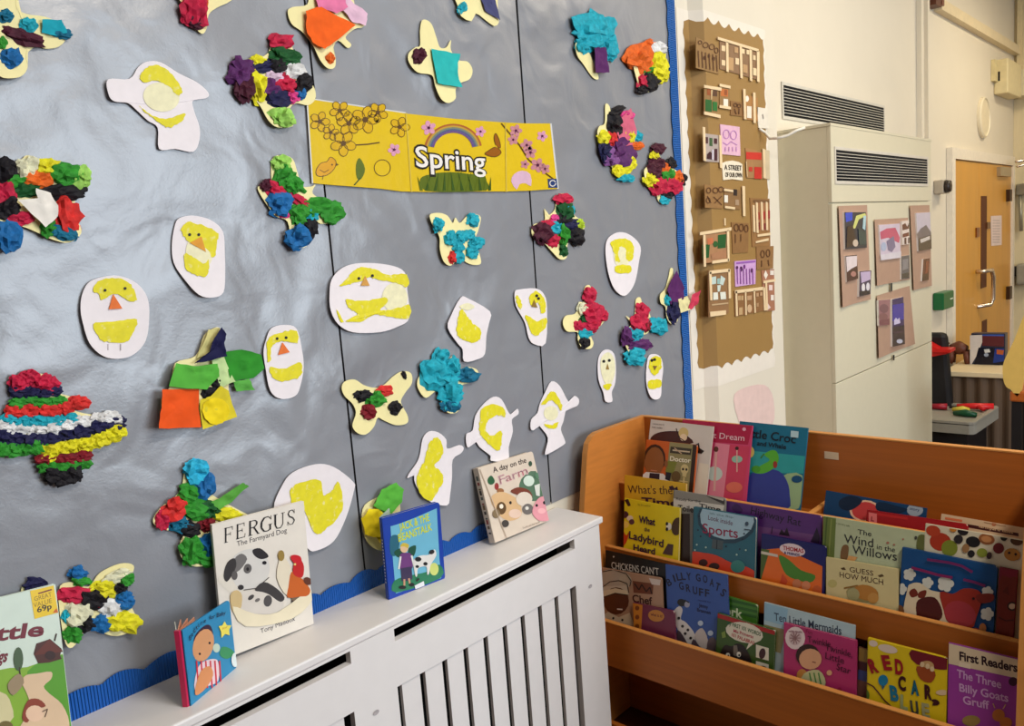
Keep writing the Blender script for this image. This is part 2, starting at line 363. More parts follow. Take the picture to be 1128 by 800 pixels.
class Cut:
    """one card cut-out pinned on the wall with slightly lifted edges"""
    def __init__(s, name, pts, label, cat, col, lift=.008, base=LB, group=None, sm=4, rough=.6):
        s.w = [onY(x, y) for x, y in (smooth(pts, sm) if sm else pts)]
        n = len(s.w); A = Vector((min(p.x for p in s.w)+max(p.x for p in s.w), 0, min(p.z for p in s.w)+max(p.z for p in s.w)))/2
        C = sum(s.w, Vector((0, 0, 0)))/n; s.C = (A+C)/2
        s.R = max((p-s.C).length for p in s.w); s.k = lift; s.base = base; a = math.radians(random.uniform(180, 265)); s.dx, s.dz = math.cos(a), math.sin(a)
        s.root = thing(name, (s.C.x, base, s.C.z), label, cat, group)
        s.seed = random.random()*50
        mb = MB(); s.disc(mb, s.w, 0, mat(col, rough=rough, var=.04, scale=40)); o = mb.build('card', s.root)
        thicken(o, .0007, 1)
    def y(s, p, l=0):
        q = (p-s.C)/s.R; d = max(0, q.x*s.dx+q.z*s.dz+.15); e = max(0, -q.x*s.dz+q.z*s.dx-.1)
        return s.base-s.k*(d*d+.35*e*e)-l
    def disc(s, mb, w, l, M, wr=0.0, c=None, rings=5):
        n = len(w); C = c or sum(w, Vector((0, 0, 0)))/n; vs = []
        if c is None and len(w) and w is s.w: C = s.C
        for r in range(rings, 0, -1):
            for p in w:
                q = C+(p-C)*(r/rings); v = Vector((q.x, s.y(q, l), q.z))
                if wr: v.y -= wr*(.5+noise.noise(v*55+Vector((s.seed, 0, l*900))))
                vs.append(v)
        vs.append(Vector((C.x, s.y(C, l+wr*.5), C.z)))
        fs = [(r*n+i, r*n+(i+1) % n, (r+1)*n+(i+1) % n, (r+1)*n+i) for r in range(rings-1) for i in range(n)]
        fs += [((rings-1)*n+i, (rings-1)*n+(i+1) % n, rings*n) for i in range(n)]
        mb.add(vs, fs, M, True)
    def patch(s, name, pts, col, l=.0014, sm=3, rough=.6, bump=0.0):
        mb = MB(); q = smooth(pts, 6) if sm else pts; brush = name == 'yellow_paint'
        if brush: q = [(x+1.3*noise.noise(Vector((x*.31, y*.31, 4)))+.9*noise.noise(Vector((x*.9, y*.9, 9))), y+1.3*noise.noise(Vector((x*.31, y*.31, 44)))+.9*noise.noise(Vector((x*.9, y*.9, 99)))) for x, y in q]
        vs = [onY(x, y) for x, y in q]; mb.face([Vector((p.x, s.y(p, l), p.z)) for p in vs], brushed(col) if brush else mat(col, rough=rough, var=.12, scale=60, bump=bump)); return mb.build(name, s.root)
    def flat(s, pts, col, l=.004, wr=.006, name='tissue_sheet'):
        w = [onY(x, y) for x, y in pts]; out = []
        for i, p in enumerate(w):
            q = w[(i+1) % len(w)]
            for t in range(4): out.append(p+(q-p)*t/4+Vector((noise.noise(p*90+Vector((t, 0, 0))), 0, noise.noise(p*90+Vector((0, t, 7)))))*.0022)
        mb = MB(); s.disc(mb, out, l, mat(col, rough=.75, var=.14, scale=30, spec=.2), wr=wr, rings=6); return mb.build(name, s.root)
    def lump(s, cx, cy, rx, ry, col, a=0, mb=None):
        own = mb is None; mb = mb or MB(); rx *= 1.05; ry *= 1.05; a = math.radians(a)
        P = onY(cx, cy); U = onY(cx+rx*math.cos(a), cy+rx*math.sin(a))-P; V = onY(cx-ry*math.sin(a), cy+ry*math.cos(a))-P
        t = min(U.length, V.length); H = Vector((0, -1, 0))*min(.020, max(.004, t*.7)); O = Vector((P.x, s.y(P)-.0022, P.z))
        bm = bmesh.new(); bmesh.ops.create_icosphere(bm, subdivisions=3, radius=1)
        sd = Vector((random.random()*99, random.random()*99, 3)); vs = []
        for v in bm.verts:
            d = v.co.copy(); q = d+.35*noise.noise_vector(d*1.7+sd); q = d*.9+.28*noise.noise_vector(q*2.2+sd)
            rg = 1-abs(noise.noise(q*1.9+sd)*2); rg2 = 1-abs(noise.noise(q*3.1+sd)*2)
            k = .80+.50*noise.noise(d*1.4+sd)+.42*rg*rg+.2*rg2*rg2
            h = max(-.10, d.z)*(.7+.5*noise.noise(d*2.2+sd*1.3))
            vs.append(O+(U*d.x+V*d.y)*k*1.0+H*h*(k*1.25-.2))
        M = mat(col, rough=.7, var=.34, scale=70, spec=.3)
        mb.add(vs, [[v.index for v in f.verts] for f in bm.faces], M, False); bm.free()
        if own: return mb.build('tissue_paper', s.root)
T = dict(te=(24, 158, 176), dt=(10, 100, 130), cy=(40, 170, 205), bl=(22, 100, 160), nv=(24, 24, 66), bk=(20, 16, 22), mr=(70, 18, 38), cr=(186, 26, 62), rd=(206, 44, 40), or_=(238, 96, 24),
         pk=(214, 62, 130), lp=(226, 186, 206), ye=(236, 208, 28), gr=(46, 138, 40), dg=(16, 80, 34), lg=(150, 200, 90), wh=(232, 226, 216), cm=(232, 222, 180), pu=(86, 36, 92), vi=(130, 80, 140), dr=(120, 16, 30), li=(170, 196, 40))
CREAM = (238, 226, 164)
def fly(pts, label, bits, flats=(), col=CREAM, sm=4, lift=.011):
    c = Cut('butterfly_cutout', pts, label, 'butterfly', col, lift, sm=sm)
    for f in flats: c.flat(f[1], T[f[0]] if isinstance(f[0], str) else f[0], f[2] if len(f) > 2 else .004)
    for b in bits: c.lump(b[1], b[2], b[3], b[4], T[b[0]], b[5] if len(b) > 5 else 0)
    return c
fly([(-8,-12),(14,-10),(16,10),(28,17),(48,20),(64,28),(70,44),(62,53),(48,55),(40,52),(32,56),(26,64),(28,74),(24,83),(14,88),(-4,87),(-8,70)],
    'cream card butterfly with blue and maroon tissue, cut off by the top left corner', [('dt',4,20,8,6),('te',29,30,9,7),('mr',24,43,20,7,18),('gr',0,50,4,6),('bl',8,67,10,10),('dt',66,39,9,5,8)], [('te',[(43,24),(64,24),(70,38),(60,42),(43,38)])])
fly([(190,-12),(196,5),(200,16),(208,28),(219,39),(225,32),(227,18),(236,10),(252,2),(258,-12)], 'crimson tissue butterfly wing hanging into the top edge, left of the orange one', [('cr',212,13,13,18),('mr',214,25,9,7),('or_',223,2,3,8)], sm=3)
fly([(266,100),(252,88),(252,76),(262,68),(280,66),(292,60),(296,50),(302,44),(316,44),(320,55),(322,72),(334,85),(343,98),(344,110),(336,117),(322,115),(314,125),(318,140),(300,142),(290,134),(281,116)],
    "big butterfly heaped with purple, yellow and navy tissue at the banner's left end",
    [('mr',266,100,10,12),('pu',262,80,12,14),('ye',279,68,8,5),('nv',287,75,15,6,-10),('cr',306,47,12,8),('dg',311,64,15,9),('bk',303,73,9,8),('wh',319,79,11,8),('lp',300,87,9,7),('pu',294,99,10,10),('cr',311,94,10,9),('nv',304,110,14,8),('pk',318,108,7,7),('bk',331,93,8,11,20),('bl',327,105,5,6),('lg',306,131,11,10,25),('ye',281,98,9,17,-8)])
fly([(314,14),(320,9),(336,6),(341,-10),(380,-10),(390,12),(400,16),(398,30),(388,33),(378,42),(384,50),(380,54),(370,46),(364,54),(366,66),(364,76),(356,77),(348,68),(341,52),(330,37),(318,28)],
    'cream butterfly with flat orange and pink tissue squares at the top edge', [('or_',359,66,4,5)], [('lp',[(372,-6),(400,17),(398,30),(384,26),(370,10)]),((224,120,160),[(342,-8),(372,-8),(378,10),(366,17),(345,10)],.007),('or_',[(331,15),(347,9),(386,30),(366,46),(350,57),(338,50),(331,40)],.009)])
fly([(497,-14),(500,8),(503,20),(515,25),(521,16),(530,22),(541,30),(546,26),(545,18),(540,-14)], 'cream butterfly with a navy sheet hanging from the top edge above the teal one', [('te',505,10,4,6,30)], [((70,72,112),[(522,-12),(538,-12),(546,24),(530,14)])], sm=2)
fly([(462,24),(467,23),(473,28),(478,42),(482,53),(489,53),(494,45),(494,56),(502,67),(512,69),(517,78),(514,88),(503,93),(498,100),(497,110),(488,115),(480,110),(475,96),(472,84),(456,81),(447,70),(447,60),(455,53),(460,51),(460,35)],
    'plain cream butterfly with one flat turquoise square and a maroon scrap above the spring banner', [('mr',458,62,6,8,20)], [((40,176,172),[(471,55),(502,61),(499,80),(504,98),(476,94)])])
fly([(629,50),(636,48),(645,56),(655,80),(656,88),(650,86),(640,72),(631,62)], 'turquoise tissue butterfly with a flat plum square at top right of the display', [('te',652,31,19,15),('te',638,50,7,9),('te',650,46,14,9),('te',668,55,8,13)], [('pu',[(648,54),(661,54),(665,82),(650,82)],.012)])
fly([(690,60),(700,52),(720,58),(728,85),(712,102),(700,98)], 'small orange and yellow tissue butterfly nearest the top of the blue upright border', [('or_',701,65,14,14),('or_',711,49,6,4,-20),('wh',720,54,8,6),('ye',721,71,9,12),('ye',726,84,7,8),('gr',712,76,6,5),('bk',711,91,8,10),('cr',703,92,5,7),('bk',703,100,6,4)])
fly([(664,116),(669,118),(673,135),(690,148),(700,158),(692,180),(686,194),(676,192),(665,176),(658,158),(653,148),(656,140),(663,136)], 'purple tissue butterfly with a large pink sheet and black antenna left of the upright border',
    [('pk',688,128,6,5),('ye',660,152,6,7),('nv',662,168,6,10),('vi',668,173,8,9),('rd',670,154,5,7),('pu',681,169,13,13),('ye',680,188,9,7),('ye',690,180,6,7),('te',686,197,8,4),('bk',674,139,8,9),('bk',676,123,8,4,-30),('ye',690,151,5,6),('te',698,152,5,6),('or_',697,161,8,4)], [((206,98,122),[(678,132),(690,120),(696,145),(694,160),(680,162),(674,148)],.007)])
fly([(704,190),(708,184),(715,175),(716,162),(722,162),(727,178),(745,190),(747,198),(738,212),(732,225),(722,222),(719,208),(708,204)], 'butterfly of red, maroon and green tissue overlapping the blue upright border',
    [('mr',721,165,6,6),('ye',717,172,4,5),('mr',721,180,8,6),('mr',716,189,7,8),('ye',712,199,7,6),('or_',728,186,6,5),('bk',736,180,5,5),('cr',722,206,9,9),('cr',738,205,9,9),('or_',744,196,5,6),('bk',748,198,4,6),('gr',732,193,7,7),('te',729,221,5,4),('bk',732,215,6,4)])
c = fly([(-10,180),(10,185),(22,176),(30,172),(55,180),(80,184),(96,186),(96,204),(86,215),(80,225),(84,245),(86,258),(72,268),(55,265),(40,258),(20,250),(-10,245)], 'large crumpled red, black and green tissue butterfly at the left edge',
    [('dg',28,209,16,8),('bk',6,232,12,10),('cr',4,216,11,12),('bk',4,190,12,13),('gr',15,200,13,8),('cm',27,184,11,10),('ye',49,184,11,8),('bk',67,212,24,8),('lg',87,195,9,12),('gr',71,193,15,11),('or_',39,198,13,9),('cr',20,242,12,7),('bl',4,262,14,16),('gr',50,251,9,9),('dt',66,258,13,7,10),('rd',71,240,13,19,-15)], [('wh',[(14,222),(36,220),(34,209),(50,214),(58,228),(58,240),(44,252)],.014)])
fly([(297,176),(310,172),(320,176),(325,190),(330,205),(340,206),(345,204),(342,214),(360,224),(374,230),(373,240),(365,246),(350,247),(345,244),(340,258),(335,270),(325,274),(316,268),(313,245),(300,239),(290,226),(281,210),(283,205),(290,202),(296,205)], 'green, blue and red tissue butterfly below the left end of the spring banner',
    [('lg',306,180,8,8),('gr',310,195,10,11,20),('gr',322,205,10,8,40),('mr',290,205,6,6),('cr',300,210,12,8,35),('bl',304,226,12,12),('pk',309,237,5,4),('gr',325,237,9,11),('gr',345,229,14,9),('gr',362,235,11,10,-25),('cr',326,222,11,5,30),('te',340,238,6,6),('bl',323,261,11,12),('bk',338,252,6,9)])
fly([(213,392),(222,370),(232,362),(240,362),(243,378),(240,392),(262,392),(276,400),(268,414),(250,420),(250,450),(236,464),(206,462),(178,455),(172,440),(184,424),(190,400)], 'butterfly of big flat orange, yellow and green tissue sheets with a navy tip', [('bk',236,419,6,7),('bk',229,432,9,5,-20)],
    [((206,196,130),[(225,363),(238,361),(229,388),(213,396)],.003),('gr',[(242,388),(262,385),(284,390),(287,405),(275,416),(250,420)],.003),((90,170,70),[(252,420),(270,417),(276,429),(256,431)],.004),((190,214,150),[(228,396),(242,393),(254,420),(238,426)],.006),((226,82,22),[(172,428),(214,428),(214,470),(164,470),(170,448)],.006),((214,196,44),[(214,440),(226,436),(238,424),(246,430),(255,458),(216,472)],.008),('ye',ell(231,452,15,15,0,12),.011),((84,170,60),[(188,400),(210,403),(234,400),(236,414),(222,429),(178,425)],.011),('nv',[(238,360),(243,368),(241,380),(245,392),(228,396),(208,400),(224,388),(230,372)],.012)])
c = Cut('butterfly_cutout', [(15,418),(50,412),(56,430),(86,440),(80,452),(126,462),(130,472),(120,486),(92,496),(88,505),(85,520),(66,530),(50,522),(42,500),(0,500),(-6,480),(0,460),(14,452),(16,440)], 'butterfly in neat rows of rolled red, blue, white, black and yellow tissue, left edge', 'butterfly', CREAM, .008)
for col, pts, ry in (('cr',[(18,422),(30,416),(44,420),(52,424)],8),('nv',[(18,430),(30,433),(44,433),(56,430)],6),('gr',[(18,444),(30,441),(44,443),(60,442)],5),('rd',[(14,454),(30,452),(50,452),(68,450),(84,443)],7),('te',[(6,462),(22,464),(40,464),(56,464),(74,461)],6),
                  ('wh',[(2,468),(18,472),(36,474),(54,472),(70,467),(88,464),(106,461),(120,460)],6),('nv',[(0,480),(16,482),(34,484),(52,482),(70,478),(88,475),(106,469),(124,466)],7),('ye',[(50,498),(64,494),(78,489),(92,488),(108,484),(124,476)],8),('gr',[(0,494),(12,495),(24,494),(38,492)],7),('dr',[(46,505),(60,503),(74,504),(88,502)],6),('gr',[(50,514),(62,515),(74,513),(86,510)],6),('bk',[(54,522),(66,525),(78,521)],8)):
    mb = MB()
    for x, y in pts: c.lump(x, y, 10, ry, T[col], -5, mb)
    mb.build('tissue_row', c.root)
fly([(202,512),(210,508),(222,512),(228,522),(228,540),(240,550),(262,562),(270,568),(250,575),(238,590),(236,615),(210,622),(195,612),(194,598),(200,584),(180,583),(168,578),(166,570),(175,558),(190,547),(198,535)], 'blue, red and green tissue butterfly behind the top corner of the farmyard dog book',
    [('cy',213,518,12,12),('bl',222,533,9,14),('gr',207,543,11,10),('cr',176,571,8,9),('rd',189,560,13,11,-35),('gr',213,561,15,10),('dg',229,560,11,8),('dt',194,577,11,8),('bk',206,582,11,8),('dr',226,577,9,7),('ye',247,567,12,7),('gr',206,605,12,13),('bl',227,600,11,13),('gr',222,614,14,7),('or_',215,602,4,3)], [((88,160,62),[(228,552),(242,544),(262,531),(269,534),(250,552),(236,560)],.006)])
fly([(22,646),(36,638),(50,646),(52,664),(36,672),(24,664)], 'navy tissue butterfly mostly hidden behind the pigs book at lower left', [('nv',37,642,11,6),('nv',36,654,12,8)])
fly([(62,650),(75,640),(95,645),(108,630),(130,620),(145,622),(142,635),(135,650),(148,680),(145,692),(125,699),(105,694),(92,692),(75,710),(66,700)], 'mixed yellow, black, blue and white tissue butterfly right of the pigs book',
    [('bl',83,630,9,7),('gr',87,639,9,5),('cr',79,654,16,8),('cm',126,633,13,6,-20),('gr',137,636,7,7),('ye',112,647,13,8),('bk',130,647,7,6),('bk',98,658,14,10),('bl',135,659,9,9),('wh',119,669,12,9),('cm',82,675,13,13),('dr',103,666,6,4),('te',70,677,5,6),('ye',132,684,16,10),('bl',107,685,11,9),('bk',91,685,10,8),('gr',76,696,10,8)])
fly([(373,427),(377,420),(388,418),(398,424),(410,427),(420,424),(430,415),(440,409),(450,411),(451,422),(444,432),(439,441),(441,448),(446,458),(445,466),(433,468),(420,463),(413,460),(408,470),(398,478),(388,476),(383,468),(388,455),(385,445),(376,436)], 'pale yellow butterfly with a few separate black, green and red tissue balls',
    [('bk',397,436,9,6),('rd',420,430,8,5),('dr',401,453,7,7),('gr',410,440,9,8),('bk',432,449,6,6),('bk',442,413,2,4,-20)])
fly([(478,386),(486,387),(488,400),(496,392),(499,400),(503,406),(512,404),(522,407),(523,413),(516,421),(506,424),(500,430),(502,446),(500,453),(491,455),(484,450),(481,438),(478,430),(465,438),(457,428),(457,418),(464,408),(470,400)], 'cream butterfly almost covered in turquoise tissue only, right of the pale yellow one',
    [('te',475,411,14,16),('te',482,395,8,10),('te',495,405,7,11),('te',488,414,13,10),('te',492,433,11,14),('dt',511,413,10,7),('dt',491,446,9,7)])
fly([(469,237),(480,235),(490,238),(496,246),(499,240),(504,246),(512,238),(520,236),(527,240),(524,255),(521,263),(524,275),(527,288),(524,292),(514,291),(505,285),(500,282),(497,290),(491,293),(484,288),(480,275),(480,262),(474,252),(470,245)], 'tidy cream butterfly dotted with blue tissue balls under the spring banner',
    [('te',478,248,5,7),('te',492,263,6,7),('te',518,243,6,6),('te',504,262,6,6),('te',513,259,6,5),('te',521,268,7,6),('te',517,277,6,6),('te',501,274,5,7),('te',502,284,5,6),('rd',494,284,4,6)])
fly([(597,230),(600,238),(608,232),(610,222),(613,214),(624,216),(628,235),(640,246),(638,257),(628,262),(622,270),(620,284),(612,286),(604,278),(595,268),(584,262),(582,254),(586,247),(597,244)], 'dark maroon, pink and green tissue butterfly under the right end of the spring banner',
    [('cr',617,220,8,6),('dg',619,234,8,10),('te',625,232,4,6),('bk',618,243,8,6),('pk',608,241,4,4),('mr',594,257,9,10),('cr',599,249,6,6),('te',608,252,7,7),('cr',604,265,7,6),('gr',617,259,6,11),('nv',625,248,7,6),('bk',631,261,8,9,20),('li',635,247,4,5),('dg',616,276,4,6),('lp',609,251,3,4)])
fly([(641,318),(646,314),(650,320),(652,333),(664,345),(664,352),(656,362),(648,370),(650,378),(646,384),(636,383),(632,374),(632,366),(620,365),(616,356),(620,348),(630,346),(634,340),(635,333),(641,332)], 'cream butterfly with crimson tissue on one side and a bare left wing',
    [('cr',646,326,6,8),('cm',638,340,5,6),('cr',650,344,10,10,30),('cr',661,348,5,5),('cr',648,359,9,7,-20),('cr',635,359,6,5),('dg',642,352,6,6),('te',641,367,6,5),('bk',639,378,5,5)])
fly([(698,330),(703,328),(706,338),(714,348),(712,366),(704,370),(706,380),(700,392),(690,390),(682,378),(680,366),(690,360),(692,356),(686,348),(695,352),(697,342)], 'butterfly with crimson top, purple middle and a hanging turquoise scrap near the blue upright border',
    [('cr',704,342,6,7),('cr',701,355,8,9),('dr',708,358,5,6),('te',720,359,9,8),('pu',685,371,5,9),('te',695,368,8,7),('pu',700,380,12,6),('te',695,393,10,8)])
fly([(736,296),(739,297),(738,310),(748,320),(752,335),(746,345),(742,355),(735,357),(730,350),(729,338),(723,334),(723,325),(730,318),(734,305)], 'purple tissue butterfly lapping over the blue border onto the white wall', [('nv',737,344,6,11),('te',731,331,3,5)],
    [('pu',[(729,320),(740,298),(749,318),(747,330),(733,336)],.008),((226,216,160),[(741,330),(752,326),(758,340),(744,345)],.010),((200,60,84),[(752,340),(756,325),(765,320),(763,334),(755,341)],.012)])
fly([(397,560),(412,548),(430,545),(438,560),(430,600),(410,604),(398,590)], 'green and yellow tissue butterfly half hidden behind the blue beanstalk book', [('lg',420,562,7,4)], [('ye',[(393,570),(402,559),(414,560),(420,570),(418,590),(404,590),(396,587)],.008),((206,180,30),[(408,589),(420,589),(424,618)],.005),((90,176,60),[(405,556),(415,538),(430,530),(438,538),(436,552),(425,564),(412,560)],.010)])
# chicks
PAPER = (232, 224, 226); YEL = (222, 210, 30)
def chick(pts, label, paints, beak=None, eyes=(), col=YEL, bcol=(226, 112, 40), sm=4, lift=.007, pale=()):
    c = Cut('paper_chick', pts, label, 'chick picture', PAPER, lift, sm=sm)
    for p in pale: c.patch('pale_paint', p, (232, 226, 186), .0011)
    for p in paints: c.patch('yellow_paint', p, col, .0015)
    if beak: c.patch('beak', beak, bcol, .0026, sm=0)
    for x, y in eyes: c.patch('eye', ell(x, y, 1.7, 1.7, 0, 8), INK, .0026, sm=0)
    return c
chick([(116,89),(140,88),(150,75),(160,69),(175,70),(195,82),(215,92),(227,103),(225,109),(210,112),(212,125),(217,140),(217,155),(210,168),(190,165),(172,165),(171,142),(160,134),(148,123),(138,115),(122,113),(116,105)], 'white paper chick with arms spread and a yellow arc of paint at upper left',
    [[(151,86),(158,76),(170,73),(183,79),(194,93),(198,103),(192,106),(184,97),(170,90),(156,92)],[(150,118),(165,128),(180,132),(201,126),(198,134),(186,141),(175,138),(160,127)]], pale=[ell(175,108,20,16,10)])
c = chick([(190,250),(195,241),(210,238),(230,243),(243,256),(245,280),(245,300),(242,322),(230,328),(215,325),(200,308),(189,290),(187,270)], 'egg shaped paper chick with orange beak and two eyes, left of the green butterfly',
    [[(197,252),(205,245),(225,250),(237,258),(236,270),(233,284),(224,276),(212,270),(204,266),(199,260)],[(201,280),(212,284),(226,285),(227,298),(222,306),(210,302),(201,296)]], [(206,268),(219,261),(224,278)], [(206,259),(216,259)], bcol=(220,150,40), pale=[ell(217,278,15,20)])
c = chick([(88,325),(95,312),(108,306),(128,304),(148,312),(160,328),(162,350),(158,375),(145,390),(128,395),(110,392),(95,378),(88,355),(86,340)], 'round paper chick with orange triangle beak and two dot eyes near the left edge',
    [[(100,320),(108,309),(128,307),(142,314),(148,330),(140,332),(124,324),(110,331),(106,324)],[(100,357),(125,354),(148,352),(142,370),(135,377),(115,377),(106,372)]], [(122,324),(132,340),(117,341)], [(113,320),(135,318)])
mb = MB()
for x in (119, 133): mb.add([onY(x-.4,379,c.y(c.C)-.004), onY(x+.4,379,c.y(c.C)-.004), onY(x+.4,386,c.y(c.C)-.005), onY(x-.4,386,c.y(c.C)-.005)], [(0,1,2,3)], mat((150,140,140)))
mb.build('pencil_leg', c.root)
chick([(359,325),(362,308),(375,295),(395,290),(425,292),(443,300),(446,320),(448,350),(435,360),(415,366),(385,366),(368,357),(360,342)], 'widest paper chick, an oval with smeared yellow paint under the left half of the banner',
    [[(385,300),(395,295),(410,297),(424,303),(445,303),(446,316),(430,311),(416,309),(404,306),(394,310),(380,314),(370,315),(378,308)],[(378,330),(395,332),(420,328),(424,333),(416,342),(435,339),(448,336),(447,350),(430,350),(410,347),(394,354),(376,354),(390,346),(381,340)],[(366,341),(374,354),(370,354)]], [(399,304),(404,315),(394,315)], [(392,307),(407,304)], bcol=(206,150,70), pale=[ell(432,328,14,16)])
chick([(290,375),(296,362),(310,358),(324,362),(330,385),(332,405),(328,425),(322,436),(306,439),(294,430),(289,405),(287,388)], 'tall narrow paper chick with orange beak, right of the orange and green flat tissue butterfly',
    [[(292,374),(305,367),(323,364),(325,378),(312,376),(300,378),(295,386),(295,396),(291,396)],[(294,404),(310,406),(328,399),(329,412),(320,418),(306,420),(296,415)]], [(308,377),(316,388),(303,391)], [(302,373),(312,372)])
chick([(505,328),(513,329),(537,343),(536,356),(533,370),(531,390),(522,396),(507,398),(506,385),(500,378),(489,361),(494,347)], 'angular paper chick with one yellow pear shape, above the turquoise butterfly', [[(505,340),(511,347),(517,355),(526,363),(525,374),(516,377),(503,372),(499,366),(501,352)]], sm=3, pale=[[(503,338),(512,334),(520,338),(512,342)]])
chick([(564,322),(570,319),(588,318),(597,325),(600,340),(598,378),(585,379),(579,372),(575,355),(565,337)], 'paper chick with small brown beak hanging on the right seam', [[(566,325),(572,335),(570,341),(565,332)],[(580,328),(588,321),(597,330),(598,342),(593,345),(590,334),(583,336)],[(576,347),(588,354),(599,350),(597,362),(586,370),(580,362)]], [(585,330),(589,339),(582,338)], [(588,326),(590,329)], bcol=(140,110,40), sm=3)
chick([(664,275),(668,262),(680,256),(693,260),(703,272),(701,290),(697,310),(690,322),(682,326),(672,318),(666,300)], 'long egg shaped paper chick high on the right beside the dark tissue butterfly', [[(670,267),(681,263),(692,266),(695,276),(693,287),(687,286),(686,275),(681,272),(678,278),(680,288),(676,288),(673,278)],[(675,293),(691,293),(691,300),(676,301)]], pale=[ell(682,282,9,14)])
chick([(656,398),(660,388),(667,385),(674,390),(676,405),(675,422),(671,432),(671,442),(663,442),(661,432),(656,418)], 'thin pale bottle shaped paper chick, left of the smallest chick by the blue border', [[(661,424),(670,423),(668,429),(664,429)]], [(666,400),(668,407),(664,407)], [(662,398),(668,397)], bcol=(150,120,60), pale=[[(659,396),(667,388),(674,396),(674,414),(667,426),(660,414)]], sm=3)
chick([(711,395),(717,390),(725,393),(728,405),(726,422),(724,436),(718,440),(712,436),(709,420)], 'smallest paper chick, lowest beside the blue upright border', [[(713,396),(722,392),(726,402),(720,413),(713,408)],[(711,420),(725,418),(724,426),(713,428)]], [(716,403),(721,403),(718,408)], [(715,397),(718,396)], bcol=(120,90,40), sm=3)
chick([(605,420),(614,425),(622,440),(626,443),(630,436),(635,440),(633,447),(622,450),(618,464),(615,473),(619,485),(617,490),(598,500),(596,497),(600,482),(592,470),(588,464),(585,473),(581,472),(582,462),(589,455),(592,445),(598,432)], 'fish tailed paper chick with side wings, above the right end of the radiator cover', [[(593,446),(602,433),(608,432),(616,445),(615,452),(606,441),(598,445)],[(596,466),(604,468),(612,465),(608,472),(600,471)]], sm=3, pale=[ell(604,455,8,8)])
chick([(530,445),(541,437),(550,440),(558,455),(562,455),(567,450),(568,456),(561,462),(562,475),(557,492),(555,507),(537,507),(537,502),(525,492),(519,482),(514,492),(511,490),(511,478),(518,474),(521,458)], 'paper chick with a yellow ring of paint directly above the farm day book',
    [[(528,450),(540,445),(552,450),(553,460),(545,457),(535,463),(532,474),(540,480),(549,474),(549,488),(545,496),(532,486),(525,475),(526,462)]], sm=3)
chick([(463,483),(470,475),(480,476),(489,484),(490,494),(503,490),(508,493),(505,499),(496,506),(495,525),(492,545),(488,556),(470,552),(458,540),(453,528),(454,516),(446,526),(447,522),(456,510),(460,500)], 'paper chick with solid yellow body and raised wing behind the blue beanstalk book',
    [[(470,487),(480,482),(485,492),(483,504),(476,512),(483,520),(485,530),(475,545),(468,551),(458,542),(455,530),(460,515),(466,503)]], sm=3)
chick([(299,558),(308,535),(320,520),(345,511),(365,514),(386,530),(387,540),(378,570),(364,595),(345,605),(335,603),(325,580),(308,572)], 'large round paper chick half hidden behind the farmyard dog book',
    [[(318,552),(320,535),(348,528),(353,545),(362,540),(370,530),(375,555),(368,570),(352,585),(342,585),(335,568),(328,556)]])
# ------------------------------------------------------------------ spring banner
BP = Plane((0, -.011, 0), (0, -1, 0))
bn = thing('spring_banner', (onY(470, 160).x, -.011, onY(470, 210).z), 'glossy yellow laminated banner reading Spring with rainbow and blossom across the grey display', 'banner')
gold = mat((218, 184, 22), rough=.42, var=.04, spec=.18, coat=.15, scale=8, bump=.25, bscale=26)
mb = MB()
tops = [(339,109),(365,112),(392,117),(420,121),(447,125),(475,128),(502,131),(530,133),(557,135),(581,136),(606,136)]
bots = [(345,202),(368,204),(395,206),(420,208),(443,211),(472,211.5),(500,211.5),(530,211),(557,211),(585,210),(614,208)]
N = 10; top = [onY(*p, -.011) for p in tops]; bot = [onY(*p, -.011) for p in bots]; vs = []
for a, b in zip(top, bot):
    for k in range(7): vs.append(a+(b-a)*k/6)
mb.add(vs, [(i*7+k, i*7+k+1, (i+1)*7+k+1, (i+1)*7+k) for i in range(N) for k in range(6)], gold, True)
o = mb.build('banner_sheet', bn); thicken(o, .001, -1)
clear = mat((214, 214, 210), rough=.12, var=.02, spec=.6, coat=.12)
mb = MB(); brown = mat((92, 62, 14), rough=.3, coat=.1); pinkp = mat((214, 150, 178), rough=.3, coat=.1); plum = mat((80, 20, 60), rough=.3, coat=.1)
def flower(cx, cy, r, n, out, fill, mid, a0=0.0):
    for k in range(n):
        a = a0+k*2*math.pi/n; e = ell(cx+r*.55*math.cos(a), cy+r*.55*math.sin(a), r*.48, r*.36, math.degrees(a), 12)
        if fill: BP.poly(mb, e, fill, .0009)
        if out: BP.line(mb, e+[e[0]], .7, out, .0011)
    BP.poly(mb, ell(cx, cy, r*.22, r*.22, 0, 8), mid, .0013)
fg = mat((214, 172, 34), rough=.2, coat=.12)
for x, y, r in ((352,134,11),(374,122,11),(384,136,13),(402,132,15),(416,124,11),(378,158,14),(440,140,11),(364,146,9)): flower(x, y, r, 5, brown, fg, brown, x*.3)
BP.line(mb, [(388,160),(405,159),(418,157)], 1.5, brown); BP.line(mb, [(342,128),(350,137),(362,146)], 1.4, brown)
for x, y, r in ((434,165,7),(472,141,8),(529,145,6),(597,150,6)): flower(x, y, r, 5, None, pinkp, plum, x)
